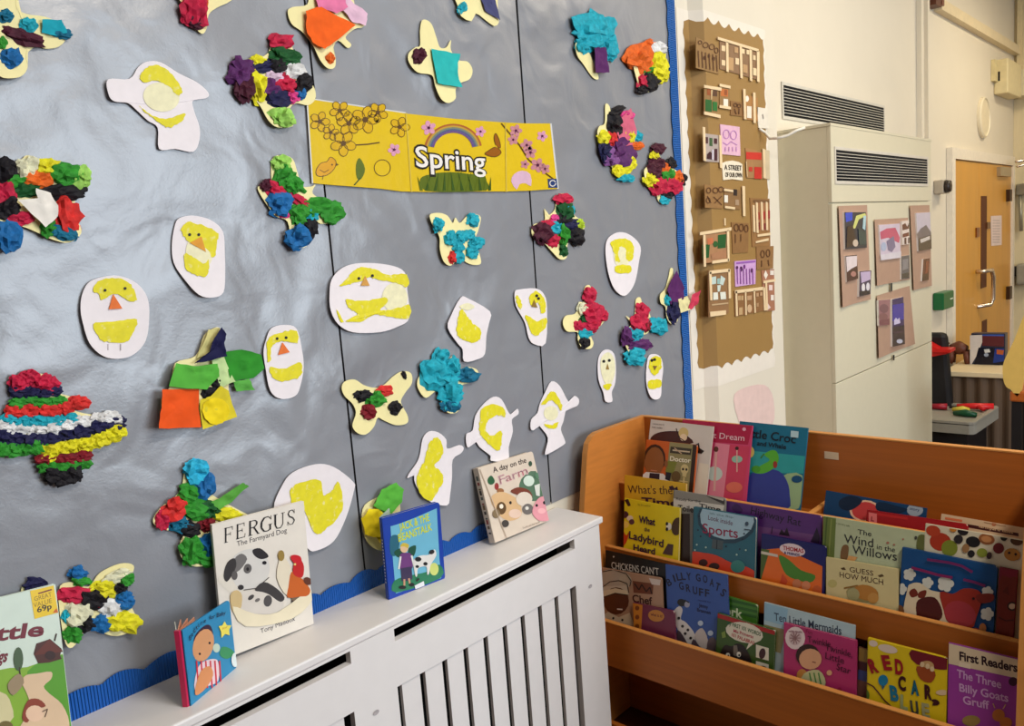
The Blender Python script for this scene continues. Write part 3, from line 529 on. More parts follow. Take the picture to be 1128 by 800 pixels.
# little bird outline, bud, grasses
bird = smooth([(348,188),(353,180),(360,178),(364,173),(370,178),(368,186),(360,193),(350,194)], 3); BP.poly(mb, bird, mat((218,160,40), rough=.2, coat=.12)); BP.line(mb, bird+[bird[0]], .7, brown); BP.poly(mb, ell(365.5,181.5,1,1,0,8), brown, .0014); BP.poly(mb, [(369.5,179.5),(373,181.5),(369.5,183)], brown, .0014); BP.line(mb, [(352,187),(357,190),(362,187)], .7, brown); BP.line(mb, [(356,193),(355,198)], .7, brown)
grn = mat((92, 108, 30), rough=.25, coat=.1); dgr = mat((58, 84, 30), rough=.25, coat=.1)
BP.poly(mb, smooth([(393,196),(392,182),(396,174),(402,186),(398,197)], 3), grn); BP.line(mb, [(397,196),(390,204)], 1.4, dgr)
e = ell(421,185,9,9); BP.line(mb, e+[e[0]], .8, brown)
for k, c_ in enumerate(((170,96,50),(190,150,60),(120,130,110),(86,92,130),(108,82,130))):
    r = 31-k*2.1; e = [(499+r*math.cos(t), 166-r*.92*math.sin(t)) for t in (math.pi*(.06+.88*i/16) for i in range(17))]
    BP.line(mb, e, 2.3, mat(c_, rough=.25, coat=.1), .0007+.00005*k)
BP.poly(mb, smooth([(463,197),(474,192),(488,190),(505,190),(520,192),(531,190),(536,200),(534,210),(470,210.5)], 3), grn, .0007)
for x in range(464, 544, 5):
    h = 16+6*math.sin(x*1.3); t = 5*math.sin(x*.7)
    BP.poly(mb, [(x-1.6,210),(x+1.6,210),(x+t,210-h)], dgr if x % 2 else grn, .0016)
# butterfly and blossom branch
org = mat((150, 90, 26), rough=.25, coat=.1)
for p in ([(546,160),(544,152),(546,147),(550,155),(551,163)],[(546,162),(538,166),(534,170),(545,173),(552,168)]): BP.poly(mb, smooth(p,3), org); BP.line(mb, smooth(p,3), .8, brown)
BP.line(mb, [(552,136),(562,148),(572,160),(582,176),(594,186),(613,200)], 1.6, brown)
for x, y, r in ((568,144,7),(565,154,6),(580,160,7),(584,168,7),(578,181,5),(592,182,8),(600,186,6)): flower(x, y, r, 5, None, mat((196,132,140), rough=.3, coat=.1), plum, x)
lm = smooth([(563,200),(566,192),(575,188),(584,192),(585,205),(579,202),(572,203),(569,209)], 2); BP.poly(mb, lm, mat((214,176,196), rough=.3, coat=.1))
BP.poly(mb, [(603,197),(613,197),(614,207),(604,207)], mat((40,60,110), rough=.3), .001); BP.line(mb, ell(608.5,202,3.2,3.2), 1, mat(WHITE), .0014)
mb.build('banner_pictures', bn)
mb = MB()
BP.text(mb, 'Spring', 456.5, 184, 536, 189, 24, mat((30,26,22), rough=.3), .055, .0018); mb.build('banner_lettering_outline', bn)
mb = MB(); BP.text(mb, 'Spring', 458, 183.5, 534.5, 188.5, 22.5, mat((236, 230, 222), rough=.25, coat=.12), .012, .0023); mb.build('banner_lettering', bn)
mb = MB()
for a, b, c_, d in ((446.3,124.5,452.5,211.8),(556,134.7,557,211.5)):
    mb = MB(); BP.poly(mb, [(a,b),(a+1.2,b),(c_+1.2,d),(c_,d)], mat((212, 186, 80), rough=.15, spec=.5), .0012); mb.build('laminate_seam', bn)
for q in ([(606,136),(607.6,136),(615.6,208),(614,208)], [(337.4,109),(339,109),(345,202),(343.4,202)], [(339,107.6),(447,123.6),(447,125),(339,109)]):
    mb = MB(); BP.poly(mb, q, clear, .0002); mb.build('laminate_edge', bn)
# ================================================================== BOOKS
PAGE = mat((226, 218, 200), rough=.8, var=.05)
def cm_(c): return mat(c, rough=.34, var=.05, spec=.4)
class Book:
    """cover rectangle on plane (P0, horizontal direction d, lean back angle); TL/TR from the photograph; stands on height zf"""
    def __init__(s, P0, d, lean, tl, tr, zf, thick, cover, label, name='picture_book', board=False, bl=None, w=None, group=None):
        d = Vector(d).normalized(); back = Vector((0, 0, 1)).cross(d).normalized()     # away from the viewer
        if back.dot(Vector(P0)-CAMPOS) < 0: back = -back
        v = (Vector((0, 0, 1))*math.cos(lean)+back*math.sin(lean)); n = d.cross(v).normalized()
        if n.dot(CAMPOS-Vector(P0)) < 0: n = -n
        s.pl = Plane(P0, n); A = s.pl.hit(*tl); zf += thick*math.sin(lean)+.0004
        if tr: B = s.pl.hit(*tr); u = (B-A).normalized(); wd = w or (B-A).length
        else: u = d; wd = w
        V = n.cross(u); V = V if V.z > 0 else -V
        # height so that the lowest corner stands on zf
        h = min((A.z-zf)/V.z, (A.z+u.z*wd-zf)/V.z)
        if bl: h = (s.pl.hit(*bl)-A).length
        O = A-V*h; s.O, s.U, s.V, s.n, s.w, s.h, s.thk = O, u, V, n, wd, h, thick
        s.root = thing(name, O+u*wd/2, label, 'book', group or ('books standing on the radiator shelf' if zf > ZT-.01 and O.x < 2 else 'picture books in the book unit'))
        ct = .0022 if board else .0009; s.pl.clip = None
        s.cov = MB(); C = cm_(cover); s.C = C
        q = lambda a, b, l: O+u*a+V*b+n*l
        rr = .009 if board else .0015
        def outline(ins=0):
            pts = []
            for cx_, cy_, a0 in ((wd-rr-ins, h-rr-ins, 0), (rr*.2+ins, h-rr*.2-ins, 90), (rr*.2+ins, rr*.2+ins, 180), (wd-rr-ins, rr+ins, 270)):
                R = rr if a0 in (0, 270) else rr*.2
                for k in range(5):
                    a = math.radians(a0+k*22.5); pts.append((cx_+R*math.cos(a), cy_+R*math.sin(a)))
            return pts
        ol = outline()
        s.cov.prism([q(a, b, 0) for a, b in ol], -n*ct, C); s.cov.prism([q(a, b, -thick+ct) for a, b in ol], -n*ct, C)
        s.cov.hexa([q(0, 0, -thick), q(ct, 0, -thick), q(ct, 0, 0), q(0, 0, 0)], [q(0, h, -thick), q(ct, h, -thick), q(ct, h, 0), q(0, h, 0)], C)
        pg = MB(); i = .0022
        pg.hexa([q(ct, i, -thick+ct), q(wd-i, i, -thick+ct), q(wd-i, i, -ct), q(ct, i, -ct)], [q(ct, h-i, -thick+ct), q(wd-i, h-i, -thick+ct), q(wd-i, h-i, -ct), q(ct, h-i, -ct)], PAGE)
        pg.build('pages', s.root)
        s.pl.clip = (O, u, V, wd, h); s.tx = MB(); s.tls = []; s.k = 0
    def a(s, pts, col, sm=0):           # a picture shape on the cover
        s.k += 1; s.pl.poly(s.cov, smooth(pts, 3) if sm else pts, cm_(col) if isinstance(col, tuple) else col, .0003+.00012*s.k)
    def e(s, cx, cy, rx, ry, col, ang=0): s.a(ell(cx, cy, rx, ry, ang, 16), col)
    def l(s, pts, w, col): s.k += 1; s.pl.line(s.cov, pts, w, cm_(col), .0003+.00012*s.k)
    def t(s, body, x0, y0, x1, y1, cap, col, bold=.012, lean=0): s.tls.append(MB()); s.pl.text(s.tls[-1], body, x0, y0, x1, y1, cap, cm_(col), bold, .0004+.00012*max(s.k, 1), lean)
    def tl(s, body, pts, cap, col, bold=.02, wid=.62): s.pl.letters(s.tx, body, pts, cap, cm_(col), bold, wid, .0004+.00012*max(s.k, 1))
    def full(s, c0, c1, col):           # a strip of the whole width between heights c0..c1 (fractions)
        s.k += 1; q = lambda a, b: s.O+s.U*a+s.V*b+s.n*(.0003+.00012*s.k); e = .0008
        s.cov.face([q(e, s.h*c0+e), q(s.w-e, s.h*c0+e), q(s.w-e, s.h*c1-e), q(e, s.h*c1-e)], cm_(col))
    def done(s):
        c_ = s.cov.build('cover', s.root)
        for m_ in [s.tx]+s.tls:
            if m_.v: m_.build('title_lettering', c_)
LEAN = math.radians(14)
def shelf_book(tier, row, tl, tr, thick, cover, label, lean=None, board=False, name='picture_book', dz=0, step=.0135, **k):
    X, zt, zf = TIER[tier]
    if lean is None: lean = math.radians((6.5, 8.0, 15)[tier])
    return Book((X+.0185+row*step, -.5, zf+.0008), (0, -1, 0), lean, tl, tr, zf+.0008+dz, thick, cover, label, name, board, **k)
Lt = math.radians(16)
# ---- top tier
b = shelf_book(2, 2, (752,462), (829,469), .006, (206,64,108), 'pink ballet picture book on the top tier, partly behind the cream book', Lt, step=.016)
b.a([(752,462),(829,469),(824,490),(748,484)], (176,24,66)); b.a([(788,488),(804,490),(797,550),(780,548)], (226,130,150)); b.a([(804,490),(826,492),(818,550),(797,549)], (206,60,92))
b.e(787,522,9,8,(196,206,196)); b.l([(789,497),(788,520),(787,541)],2.4,(224,170,160)); b.e(789,495,2.6,3,(96,50,36))
b.e(812,506,6,4,(150,190,170)); b.l([(812,495),(812,520)],1.4,(224,170,160)); b.e(812,494,2,2,(60,30,30)); b.e(809,537,9,6,(226,110,90)); b.t('Ballet Dream', 768,481, 820,486, 6.5,(240,196,206),.0)
b.e(820,473,2,2,(236,170,190)); b.done()
b = shelf_book(2, 1, (717,462), (786,470), .006, (214,202,192), 'tall cream picture book with brown hat shape, behind the doctor book on the top tier', Lt, step=.016)
b.a([(719,480),(728,476),(742,475),(752,477),(764,488),(740,490),(718,486)], (70,24,18), 1); b.e(753,477,5.5,6,(216,186,120)); b.e(753,482,4,4,(236,206,170)); b.l([(745,472),(748,482),(754,486)],1,(60,30,20))
b.a([(766,490),(770,488),(771,494),(776,497),(773,500),(768,499),(764,540),(759,540)], (34,20,20)); b.t('a picture story for', 719,467.5, 732,469, 2,(120,110,108),0); b.t('little readers', 718.5,471.5, 730,472.5, 2,(120,110,108),0)
b.a([(770,510),(784,512),(778,548),(764,546)], (226,212,192)); b.done()
b = shelf_book(2, 0, (712,484), (768,490), .008, (202,92,32), 'orange and olive book titled Doctor with a face, leftmost on the top tier', Lt, board=True, step=.016)
b.a([(738,486),(778,490),(772,565),(730,560)], (148,136,92)); b.a([(763.5,488),(778,490),(772,565),(756.5,565)], (50,30,22))
b.a([(739,492),(762,494.5),(761,501.5),(738,499)], (60,50,40)); b.l([(741,496),(760,498)],1.6,(200,180,150)); b.l([(743,493.5),(751,500)],1.2,(190,160,130))
b.a([(736,508),(746,509),(742,522),(733,520)], (120,124,50)); b.t('Doctor', 738,507.5, 761,510, 5,(240,232,210),.02)
b.e(721,506,12.2,16.5,(54,26,16),4); b.e(721,509,10.6,16.5,(142,86,46),4); b.e(709.5,510,2,4,(142,86,46)); b.e(734,511,2,4,(142,86,46)); b.l([(717,518),(724,519)],1,(190,120,90))
b.a([(705,526),(712,520),(731,522),(738,530),(735,545),(702,540)], (226,222,220)); b.a([(716,521),(727,522),(726,545),(713,545)], (44,30,46)); b.e(745,525,5,6,(100,76,40)); b.a([(734,520),(740,521),(738,530),(733,528)],(30,26,40))
b.e(754.5,517,4.4,5.5,(206,186,132)); b.e(752.8,517,1.2,1.5,(40,30,20)); b.e(756.6,517.4,1.2,1.5,(40,30,20)); b.a([(752,521),(757,521.5),(756,526),(752,525)],(206,186,132)); b.l([(754,526),(753,544)],2,(206,186,132)); b.l([(749,530),(758,531)],1.2,(206,186,132))
b.done()
b = shelf_book(2, 3, (815,464), (890,471.5), .007, (20,104,132), 'teal book titled Little Croc and Whale with a green crocodile, tallest on the top tier', Lt, step=.016)
b.a([(800,494),(890,503),(888,522),(798,520)], (44,150,150)); b.a([(860,526),(884,524),(880,560),(858,556)], (150,176,130),1); b.e(826,498,5,6.5,(226,200,110))
b.a([(819,536),(828,522),(842,517),(858,519),(867,530),(870,545),(866,562),(816,560)], (50,60,140), 1)
b.a([(830,520),(838,513),(848,507),(842,501),(850,496),(856,498),(858,507),(853,515),(846,520),(838,522)], (86,170,50), 1); b.e(833,517,5,4,(70,150,40)); b.e(854,512,2.4,4,(150,50,40)); b.l([(838,505),(842,500)],1.6,(60,120,40)); b.e(878,528,6,4,(16,70,110))
b.t('Little Croc', 819,480.5, 876.5,488.5, 9,(16,26,40),.015); b.t('and Whale', 834,490.5, 866,495, 5,(16,26,40),.02); b.a([(871.5,474.5),(880,475.5),(879.5,482.5),(871,481.5)], (176,200,206)); b.done()
b = shelf_book(2, 2, (910,540.3), (1021,560), .006, (12,58,98), 'dark blue book with a pink sun peeping above the top ledge', Lt, step=.016)
b.e(953,563,17,12,(226,180,150)); b.e(953,563,14.5,10,(196,60,60)); b.a([(925,551),(938,546),(950,552),(938,562),(926,560)],(8,30,56),1); b.e(1008,562,9,7,(150,160,170)); b.t('story', 1002,561.5, 1013,563.5, 3,(30,50,90),.01)
b.a([(968,553),(990,558),(1000,562),(985,566),(966,562)],(8,36,64),1); b.done()
b = shelf_book(2, 0, (955,561.5), (1066,577.5), .012, (150,16,24), 'thick red book with a small pink tag lying low on the top tier', Lt, board=True, step=.016)
b.a([(957,564.5),(966,566),(966,577),(957,576)], (214,110,110)); b.t('L', 959.5,574, 963,574.5, 5,(120,20,30),.02); b.a([(966,565),(1000,570),(1000,573),(966,568)],(176,30,32)); b.done()
b = shelf_book(2, 2, (1037,566), (1130,582), .006, (206,176,140), 'cream book with brown title line at the right end of the top tier', Lt, step=.016)
b.l([(1041,571),(1060,574)],2.6,(206,110,70)); b.a([(1066,577.5),(1122,587.5),(1122,591),(1066,581)],(64,26,26)); b.t('farmyard tales', 1078,581, 1116,588, 3,(206,170,130),.02); b.e(1095,577.5,2.6,2.2,(176,96,60)); b.l([(1084,575.5),(1108,580)],.8,(160,120,90)); b.done()
# ---- middle tier
b = shelf_book(1, 2, (688,523.5), (756,533), .007, (214,168,40), "amber book titled What's the Time peeping above the yellow ladybird book")
b.t("What's the", 692,543.5, 741,544.5, 9,(70,30,30),.0); b.t('Time', 707,556, 748,558.5, 8,(70,30,50),.03); b.a([(737,536),(741,535),(743,538),(746,536),(747,540),(738,540)],(50,20,40)); b.done()
b = shelf_book(1, 0, (688,549), (749,560), .008, (224,200,28), 'bright yellow book titled What the Ladybird Heard at left of the middle tier')
b.a([(688,551),(692,549.5),(695,557),(692,558)],(50,20,30)); b.e(688,567,4.5,4,(70,30,50)); b.e(694,571,3.5,3,(226,210,190)); b.e(696,575,3,3,(90,50,60)); b.e(688,578,5,4,(236,200,90)); b.a([(682,588),(686,584),(690,590),(693,586),(690,598),(681,606)],(196,60,24),1)
b.e(746,580,6,10,(70,46,22),10); b.e(737,580,3,4,(226,220,206)); b.e(735,583,1.4,2,(30,20,30)); b.e(735,577,1.4,2,(30,20,30)); b.a([(730,610),(736,599),(742,600),(741,612)],(74,52,50))
b.t('by the author', 703,556.5, 717,558.5, 2,(130,110,30),0); b.t('What', 704,575.5, 722,579, 7.5,(56,20,56),.03); b.t('the', 710,585, 716,586, 4.5,(56,20,56),.01); b.t('Ladybird', 693,593, 731,603, 8,(56,20,56),.02); b.t('Heard', 698,606, 722,611, 6.5,(56,20,56),.03); b.done()
b = shelf_book(1, 1, (742,540), (799,549), .008, (140,136,128), 'grey book with curved corner behind the sports book', board=True)
b.a([(742,549),(798,557),(796,566),(741,558)],(206,200,190)); b.a([(770,542),(799,547),(798,556),(785,550)],(60,56,54)); b.a([(771,543.4),(798,548.5),(797,552),(783,547.5)],(190,180,166)); b.t('Ready for the', 745,551, 772,554, 3,(60,58,60),.0); b.t('Toilet', 747,562.5, 767,565, 6.5,(40,34,36),.02); b.t('Time', 770,559.5, 794,564, 5,(40,34,36),.02); b.a([(741,566),(760,566),(760,620),(738,616)],(48,32,28)); b.done()
b = shelf_book(1, 0, (764,558.5), (833,570.5), .012, (40,98,116), 'teal book titled Look inside Sports in the middle tier', board=True)
b.e(801,572,33,27,(36,66,84),8); b.e(801,571,30,23.5,(160,190,206),8); b.t('Look inside', 780,572.5, 807,579, 5,(96,40,70),.005); b.t('Sports', 774,587, 813,593, 10.5,(140,26,66),.01); b.a([(785,594),(797,596),(796,606),(784,604)],(70,84,90)); b.l([(790,595),(789.5,605)],1,(30,40,50)); b.t('lift the flap', 782,566.5, 808,571, 2,(90,120,130),0)
for x, y in ((769,584),(772,591),(818,594),(815,605),(770,569),(800,602),(820,588)): b.e(x,y,1,1,(30,46,66))
b.a([(760,610),(775,609),(790,612),(806,620),(830,628),(830,645),(756,640)],(206,62,36),1); b.e(775,620,5,4,(60,30,30)); b.e(787,624,6,4,(60,40,40)); b.e(813,624,8,7,(60,130,126)); b.e(823,577,2,2.4,(60,80,100)); b.l([(820,583),(827,584)],1.2,(60,80,100))
for x, y in ((768,600),(778,603),(812,611),(822,606),(766,606)): b.e(x,y,1,1,(170,200,190))
b.done()
b = shelf_book(1, 2, (797,552), (905,568.5), .008, (84,40,110), 'purple book titled Highway Rat with a dusk skyline behind the blue train book', board=True)
b.a([(797,574),(902,590),(900,605),(796,600)],(110,64,120)); b.t('Highway Rat', 827,566, 882,580, 8,(26,10,34),.0); b.a([(858,589),(861,583),(864,587),(867,581),(870,591)],(36,14,30)); b.l([(851,580),(850,588)],1,(50,20,50)); b.a([(893,597),(900,581),(903,592),(902,600)],(40,20,50)); b.a([(806,560),(812,555),(818,562),(814,566)],(60,24,84),1); b.done()
b = shelf_book(1, 0, (839,588), (910,602), .008, (20,22,92), 'navy and orange train story book with white cloud badge in the middle tier', board=True)
b.a([(836,606),(860,604),(880,612),(906,624),(905,660),(830,645)],(222,104,30)); b.a([(858,612),(868,616),(882,628),(898,634),(892,642),(870,636),(862,626)],(70,128,40),1); b.a([(836,604),(848,606),(838,640),(833,634)],(74,96,40)); b.e(873,606,13.5,7,(226,206,210),12); b.e(863,604,4,4,(226,206,210)); b.e(883,608,4,4,(226,206,210)); b.t('THOMAS', 862.5,605.5, 885.5,609.3, 4.3,(170,24,40),.03); b.t('& FRIENDS', 864,610, 881,613, 2.6,(40,40,100),.03)
b.a([(838,607),(857,611),(857,614),(838,610)],(206,196,180)); b.e(878,643,5,5,(196,120,80)); b.e(888,645,5,5,(206,130,90)); b.e(900,650,5,5,(196,90,40)); b.a([(862,632),(868,640),(864,650),(858,648)],(200,70,30)); b.done()
b = shelf_book(1, 1, (907,568.5), (1019,587), .007, (178,186,150), 'pale green book titled The Wind in the Willows in the middle tier')
b.a([(906,567),(921,571),(919,615),(903,612)],(100,116,50)); b.l([(911,570),(908,612)],1.6,(70,90,36)); b.l([(916,572),(913,612)],1.6,(130,140,70)); b.t('The', 945,588.5, 960,591, 5.5,(56,58,56),.0); b.t('Wind', 930,598, 962,603, 9.5,(40,42,46),.0); b.t('in the', 966,605, 986,608.5, 5.5,(40,42,46),.0); b.t('Willows', 939,610, 988,618, 9.5,(40,42,46),.0)
b.t('a country tale', 921,577, 936,580.5, 2,(110,120,90),0); b.a([(927,604),(931,600),(935,603),(933,616),(926,616)],(120,86,50),1); b.a([(1012,590),(1022,592),(1020,610),(1010,606)],(96,100,50),1); b.e(978,598,1.6,1.4,(170,110,90)); b.e(985,600,1.2,1,(170,110,90)); b.e(995,594,1,1,(170,110,90)); b.e(1009,592.5,1.6,2,(70,70,60)); b.a([(935,612),(945,614),(940,620),(932,619)],(206,150,90)); b.done()
b = shelf_book(1, 0, (910,614), (990,627.5), .009, (206,192,140), 'small cream book titled Guess How Much in front of the pale green book')
b.t('GUESS', 936,630, 962,634.5, 5.5,(70,40,26),.0); b.t('HOW MUCH', 925,636, 973,644.5, 6,(70,40,26),.0); b.a([(926,626),(930,625),(932,628),(928,628)],(90,70,40)); b.a([(967,634),(972,632.5),(974,635),(969,636)],(90,70,40)); b.e(917,643,5,4.5,(186,176,110)); b.e(950,655,18,8,(150,140,90),12); b.e(954,653,14,8.5,(176,120,50),14); b.e(940,655,7,7,(160,156,110)); b.e(962,659,6,6,(190,140,70)); b.l([(930,648),(945,645)],1.6,(140,100,40)); b.done()
b = shelf_book(1, 1, (1019.5,577), (1130,596), .008, (206,196,170), 'book patterned with black, red and green blots on cream, behind the blue cow book')
for x, y, rx, ry, c_ in ((1036,597,12,10,(166,50,24)),(1028,585,8,6,(176,60,30)),(1046,604,9,9,(120,130,40)),(1061,585,6,5,(30,24,28)),(1072,597,8,6,(26,22,26)),(1087,594,9,6,(150,90,50)),(1100,604,6,6,(110,26,30)),(1106,592,4,4,(30,30,24)),(1120,596,7,5,(80,50,26)),(1082,609,6,5,(130,140,50)),(1070,610,4,4,(30,26,30)),(1115,611,9,7,(176,120,50)),(1096,585,4,3,(50,40,30)),(1056,594,5,5,(40,34,36)),(1050,583,4,3,(190,120,40)),(1064,604,4,5,(150,110,70)),(1090,612,3,4,(60,40,40))): b.e(x,y,rx,ry,c_,12)
b.e(1087,594,6,3.6,(190,130,80),12); b.e(1112,609,1.4,1.4,(30,20,20)); b.e(1119,610.5,1.4,1.4,(30,20,20)); b.done()
b = shelf_book(1, 0, (994,603), (1099,624), .010, (14,70,124), 'blue board book with a red-brown cow and white flowers at right of the middle tier', board=True)
def petals(x, y, r, c_=(206,206,196)):
    for k in range(5): b.e(x+r*.6*math.cos(k*1.257), y+r*.6*math.sin(k*1.257), r*.5, r*.5, c_)
    b.e(x, y, r*.5, r*.5, c_)
for x, y, r in ((1002,633,6.5),(993,649,6),(1022,642,6),(1042,643,8.5),(1088,652,6)): petals(x, y, r)
b.a([(1000,650),(1004,643),(1014,642),(1026,650),(1044,654),(1056,664),(1052,700),(998,690)],(212,196,166),1); b.a([(1002,652),(1008,648),(1012,655),(1005,658)],(110,36,22),1); b.a([(1013,652),(1021,650),(1019,658),(1012,658)],(110,36,22),1); b.a([(1010,664),(1018,658),(1030,658),(1037,668),(1038,680),(1026,688),(1012,682)],(74,22,20),1)
b.a([(1036,652),(1050,654),(1062,648),(1078,650),(1082,660),(1076,680),(1070,692),(1046,686),(1040,672)],(150,44,30),1); b.e(1058,676,18,14,(160,52,60),20); b.a([(1076,655),(1094,654),(1094,662),(1080,664)],(120,36,26),1); petals(1088,676,7); b.e(1083,692,4,6,(176,110,60)); b.e(992,675,5,9,(110,70,40)); b.e(1075,695,5,4,(150,60,60)); b.e(1073,659,1.5,1.5,(40,20,20))
b.l([(1022,616),(1046,619.5),(1060,623),(1072,630)],3,(110,36,90)); b.l([(1005,625),(1020,629),(1034,633),(1050,636)],3,(126,30,84)); b.l([(1062,638),(1074,641),(1086,645)],3,(110,36,90)); b.done()
b = shelf_book(1, 0, (1101,625), (1121,629), .010, (120,24,44), 'narrow red-brown book with a bear face at the far right end of the middle tier')
b.a([(1101,640),(1112,637),(1122,642),(1122,710),(1098,704)],(110,34,20),1); b.a([(1104,652),(1110,646),(1112,656)],(90,26,16)); b.e(1115,668,5.5,5,(30,18,16)); b.e(1115,668,3.8,3.2,(200,170,140)); b.l([(1100,680),(1108,684),(1119,683)],1.6,(70,20,14)); b.done()
# ---- bottom tier
b = shelf_book(0, 2, (667,606.5), (735,622), .006, (18,18,20), "black book with white scratchy title Chickens Can't at left of the bottom tier", step=.0125)
b.t("CHICKENS CAN'T", 674,626.5, 726,634, 7.5,(206,200,190),.0); b.e(676,613.5,.9,.9,(200,190,180)); b.done()
b = shelf_book(0, 1, (663,625.5), (729,637), .006, (170,132,106), 'tan book titled Chef with a cook in a tall white hat, bottom tier', board=True, step=.0125)
b.a([(697,640),(720,643),(719,655),(698,653)],(110,60,40)); b.l([(699,643),(704,650),(707,644),(712,652),(716,647),(718,654)],1.4,(40,24,20)); b.t('Chef', 697,663, 719,666.5, 8,(60,24,20),.02); b.a([(715,637),(728,639),(727,645),(718,644)],(206,190,180))
b.e(678,638,18,11,(170,156,140),10); b.e(689,640,7,8,(176,160,140)); b.a([(665,646),(692,645),(693,655),(664,660)],(190,176,156)); b.e(679,662,14,15,(84,40,22)); b.a([(665,651),(678,648),(692,651),(692,656),(678,653),(666,657)],(206,190,160)); b.l([(680,671),(686,671.5)],1.4,(220,200,190)); b.l([(664,647),(672,641),(682,639.6),(691,643),(693,653)],.9,(40,28,26)); b.l([(664,630),(676,627.5),(690,632),(695.5,640),(694,646)],.9,(40,28,26)); b.l([(665,658),(678,653.5),(692,655.6)],.9,(40,28,26)); b.a([(662,680),(670,674),(682,680),(694,675),(700,692),(662,690)],(206,186,156)); b.e(676,681,1.2,1.4,(40,30,30)); b.e(686,683,1.2,1.4,(40,30,30)); b.done()
b = shelf_book(0, 0, (697,664), (742.5,673.5), .008, (110,40,66), 'small plum board book with an orange strip and oval badge, front of the bottom tier', board=True, step=.0125)
b.a([(697,662),(708,666),(706,702),(694,698)],(196,120,36)); 
for y in (670,680,690): b.e(702,y,2.4,2.6,(120,60,20))
b.e(723,678.5,9,6.5,(190,124,50),10); b.t('what is it?', 717,678, 730,680.5, 3,(96,30,40),.02); b.e(713,700,4,3,(70,24,60)); b.e(725,702,5,3,(70,24,60)); b.done()
b = shelf_book(0, 1, (733,622), (801,633.5), .006, (52,82,150), 'blue book titled Billy Goats Gruff with spotted goats in the bottom tier', step=.0125)
b.tl('BILLY', [(738.6,645,-24),(744,641,-14),(748.6,639.4,-6),(753.4,638.8,0),(759.2,639,6)], 8,(24,26,50)); b.tl('GOATS', [(769.6,640.4,4),(777,642,10),(784,646,16),(789.8,650.5,26),(794.8,656.5,40)], 8,(24,26,50)); b.tl('GRUFF', [(751,649.5,6),(758.5,652,8),(766,654.5,10),(772.5,656.5,12),(779,657.5,14)], 8,(24,26,50))
b.t('retold by', 769,662, 783,664.5, 2,(26,40,90),.0); b.t('Jenny', 770,668.5, 780,671, 4,(20,24,60),.02); b.t('Brannan', 768,673.5, 783,677, 3.6,(20,24,60),.02)
b.a([(741,676),(748,668),(752,672),(750,682),(756,686),(766,700),(762,712),(752,702),(745,690)],(206,200,196),1); b.e(751,664,5,4,(30,28,30),20); b.e(757,666,3,3.4,(150,150,170)); b.l([(754,661),(759,664)],1.2,(30,28,30))
for x, y in ((752,690),(758,694),(755,698),(761,703),(748,681)): b.e(x,y,1.6,1.6,(30,26,30))
b.a([(766,698),(774,692),(780,705),(777,716),(768,708)],(190,180,176),1); b.a([(747,694),(756,706),(760,718),(746,712)],(70,56,64),1); b.a([(764,704),(770,712),(776,722),(762,716)],(80,66,74),1); b.a([(780,706),(786,702),(792,712),(790,722),(780,718)],(90,76,80),1)
for x, y in ((772,686.5),(783,697.5)): b.e(x,y,3,3,(176,190,210))
b.done()
b = shelf_book(0, 2, (786,653), (834.5,667), .010, (66,120,36), 'green striped board book behind the first words book in the bottom tier', board=True, step=.0125)
for y in (658,664,670): b.a([(786,y-2),(836,y+9),(836,y+12),(786,y+1)],(40,90,24))
b.t('York', 790,674, 818,681.5, 9,(206,214,176),.03); b.done()
b = shelf_book(0, 0, (790.5,675.5), (854,695), .010, (54,82,28), 'green word book with a speech bubble and dog in front of the bottom tier', board=True, step=.0125)
b.a([(790,675),(855,694),(854,700),(790,680.5)],(160,30,24)); b.e(820,697,21,11,(214,206,186),14); b.a([(826,706),(833,707),(822,716)],(214,206,186)); b.t('My FIRST 101 WORDS', 801,688, 838,701, 4,(40,90,50),.02); b.t('Mis Primeras', 808,696.5, 830,703.5, 3.4,(170,30,60),.02); b.t('101 PALABRAS', 806,701, 831,710.5, 3.6,(170,30,40),.02)
b.a([(793,724),(798,711),(806,712),(812,709),(820,712),(828,728),(824,740),(800,734)],(34,24,24),1); b.a([(808,711),(812,711),(814,724),(808,722)],(110,100,90)); b.e(802,722,2.4,2.8,(220,214,200)); b.e(814,721,2.4,3,(220,214,200)); b.e(802.5,722.5,1,1.2,(20,16,16)); b.e(814.5,721.8,1,1.2,(20,16,16))
for y in (710,728): b.a([(833,y),(847,y+4),(847,y+18),(833,y+14)],(214,206,186)); 
b.e(840,720,3.6,6,(60,26,30),10); b.e(840,737,5,3.6,(20,20,24)); b.a([(795,697),(799,695),(800,702),(796,703)],(120,140,60)); b.done()
b = shelf_book(0, 1, (842,663.5), (942,689.5), .006, (170,190,196), 'pale blue book titled Ten Little Mermaids behind the pink star book', step=.0125)
b.a([(842,664),(868,671),(866,690),(838,682)],(140,176,196)); b.t('Ten Little Mermaids', 853,683.5, 927,699.5, 8.5,(44,56,76),.01); b.a([(842,688),(866,694),(860,720),(838,712)],(150,140,96)); b.done()
b = shelf_book(0, 0, (863.5,686), (943.5,706), .008, (172,46,100), 'pink book titled Twinkle, Twinkle, Little Star with a sleepy baby', step=.0125)
b.e(876,703,11,12.5,(226,206,204)); b.e(876,703,7,8,(206,180,180)); b.t('with music', 869,696.5, 884,697.5, 2.6,(120,60,80),.02)
for k in range(10): b.l([(876,703),(876+6*math.cos(k*.628),703+6.8*math.sin(k*.628))],1,(150,110,110))
b.t('Twinkle,', 890,707.5, 917,713.5, 7,(60,16,40),.0); b.t('Twinkle,', 909.5,716, 939,724.5, 7,(60,16,40),.0); b.t('Little', 909.5,725.5, 930,731.5, 7,(60,16,40),.0); b.t('Star', 921.5,737.5, 937,743, 7,(60,16,40),.0); b.t('Fun', 888,697, 895,699, 4,(120,26,60),.0)
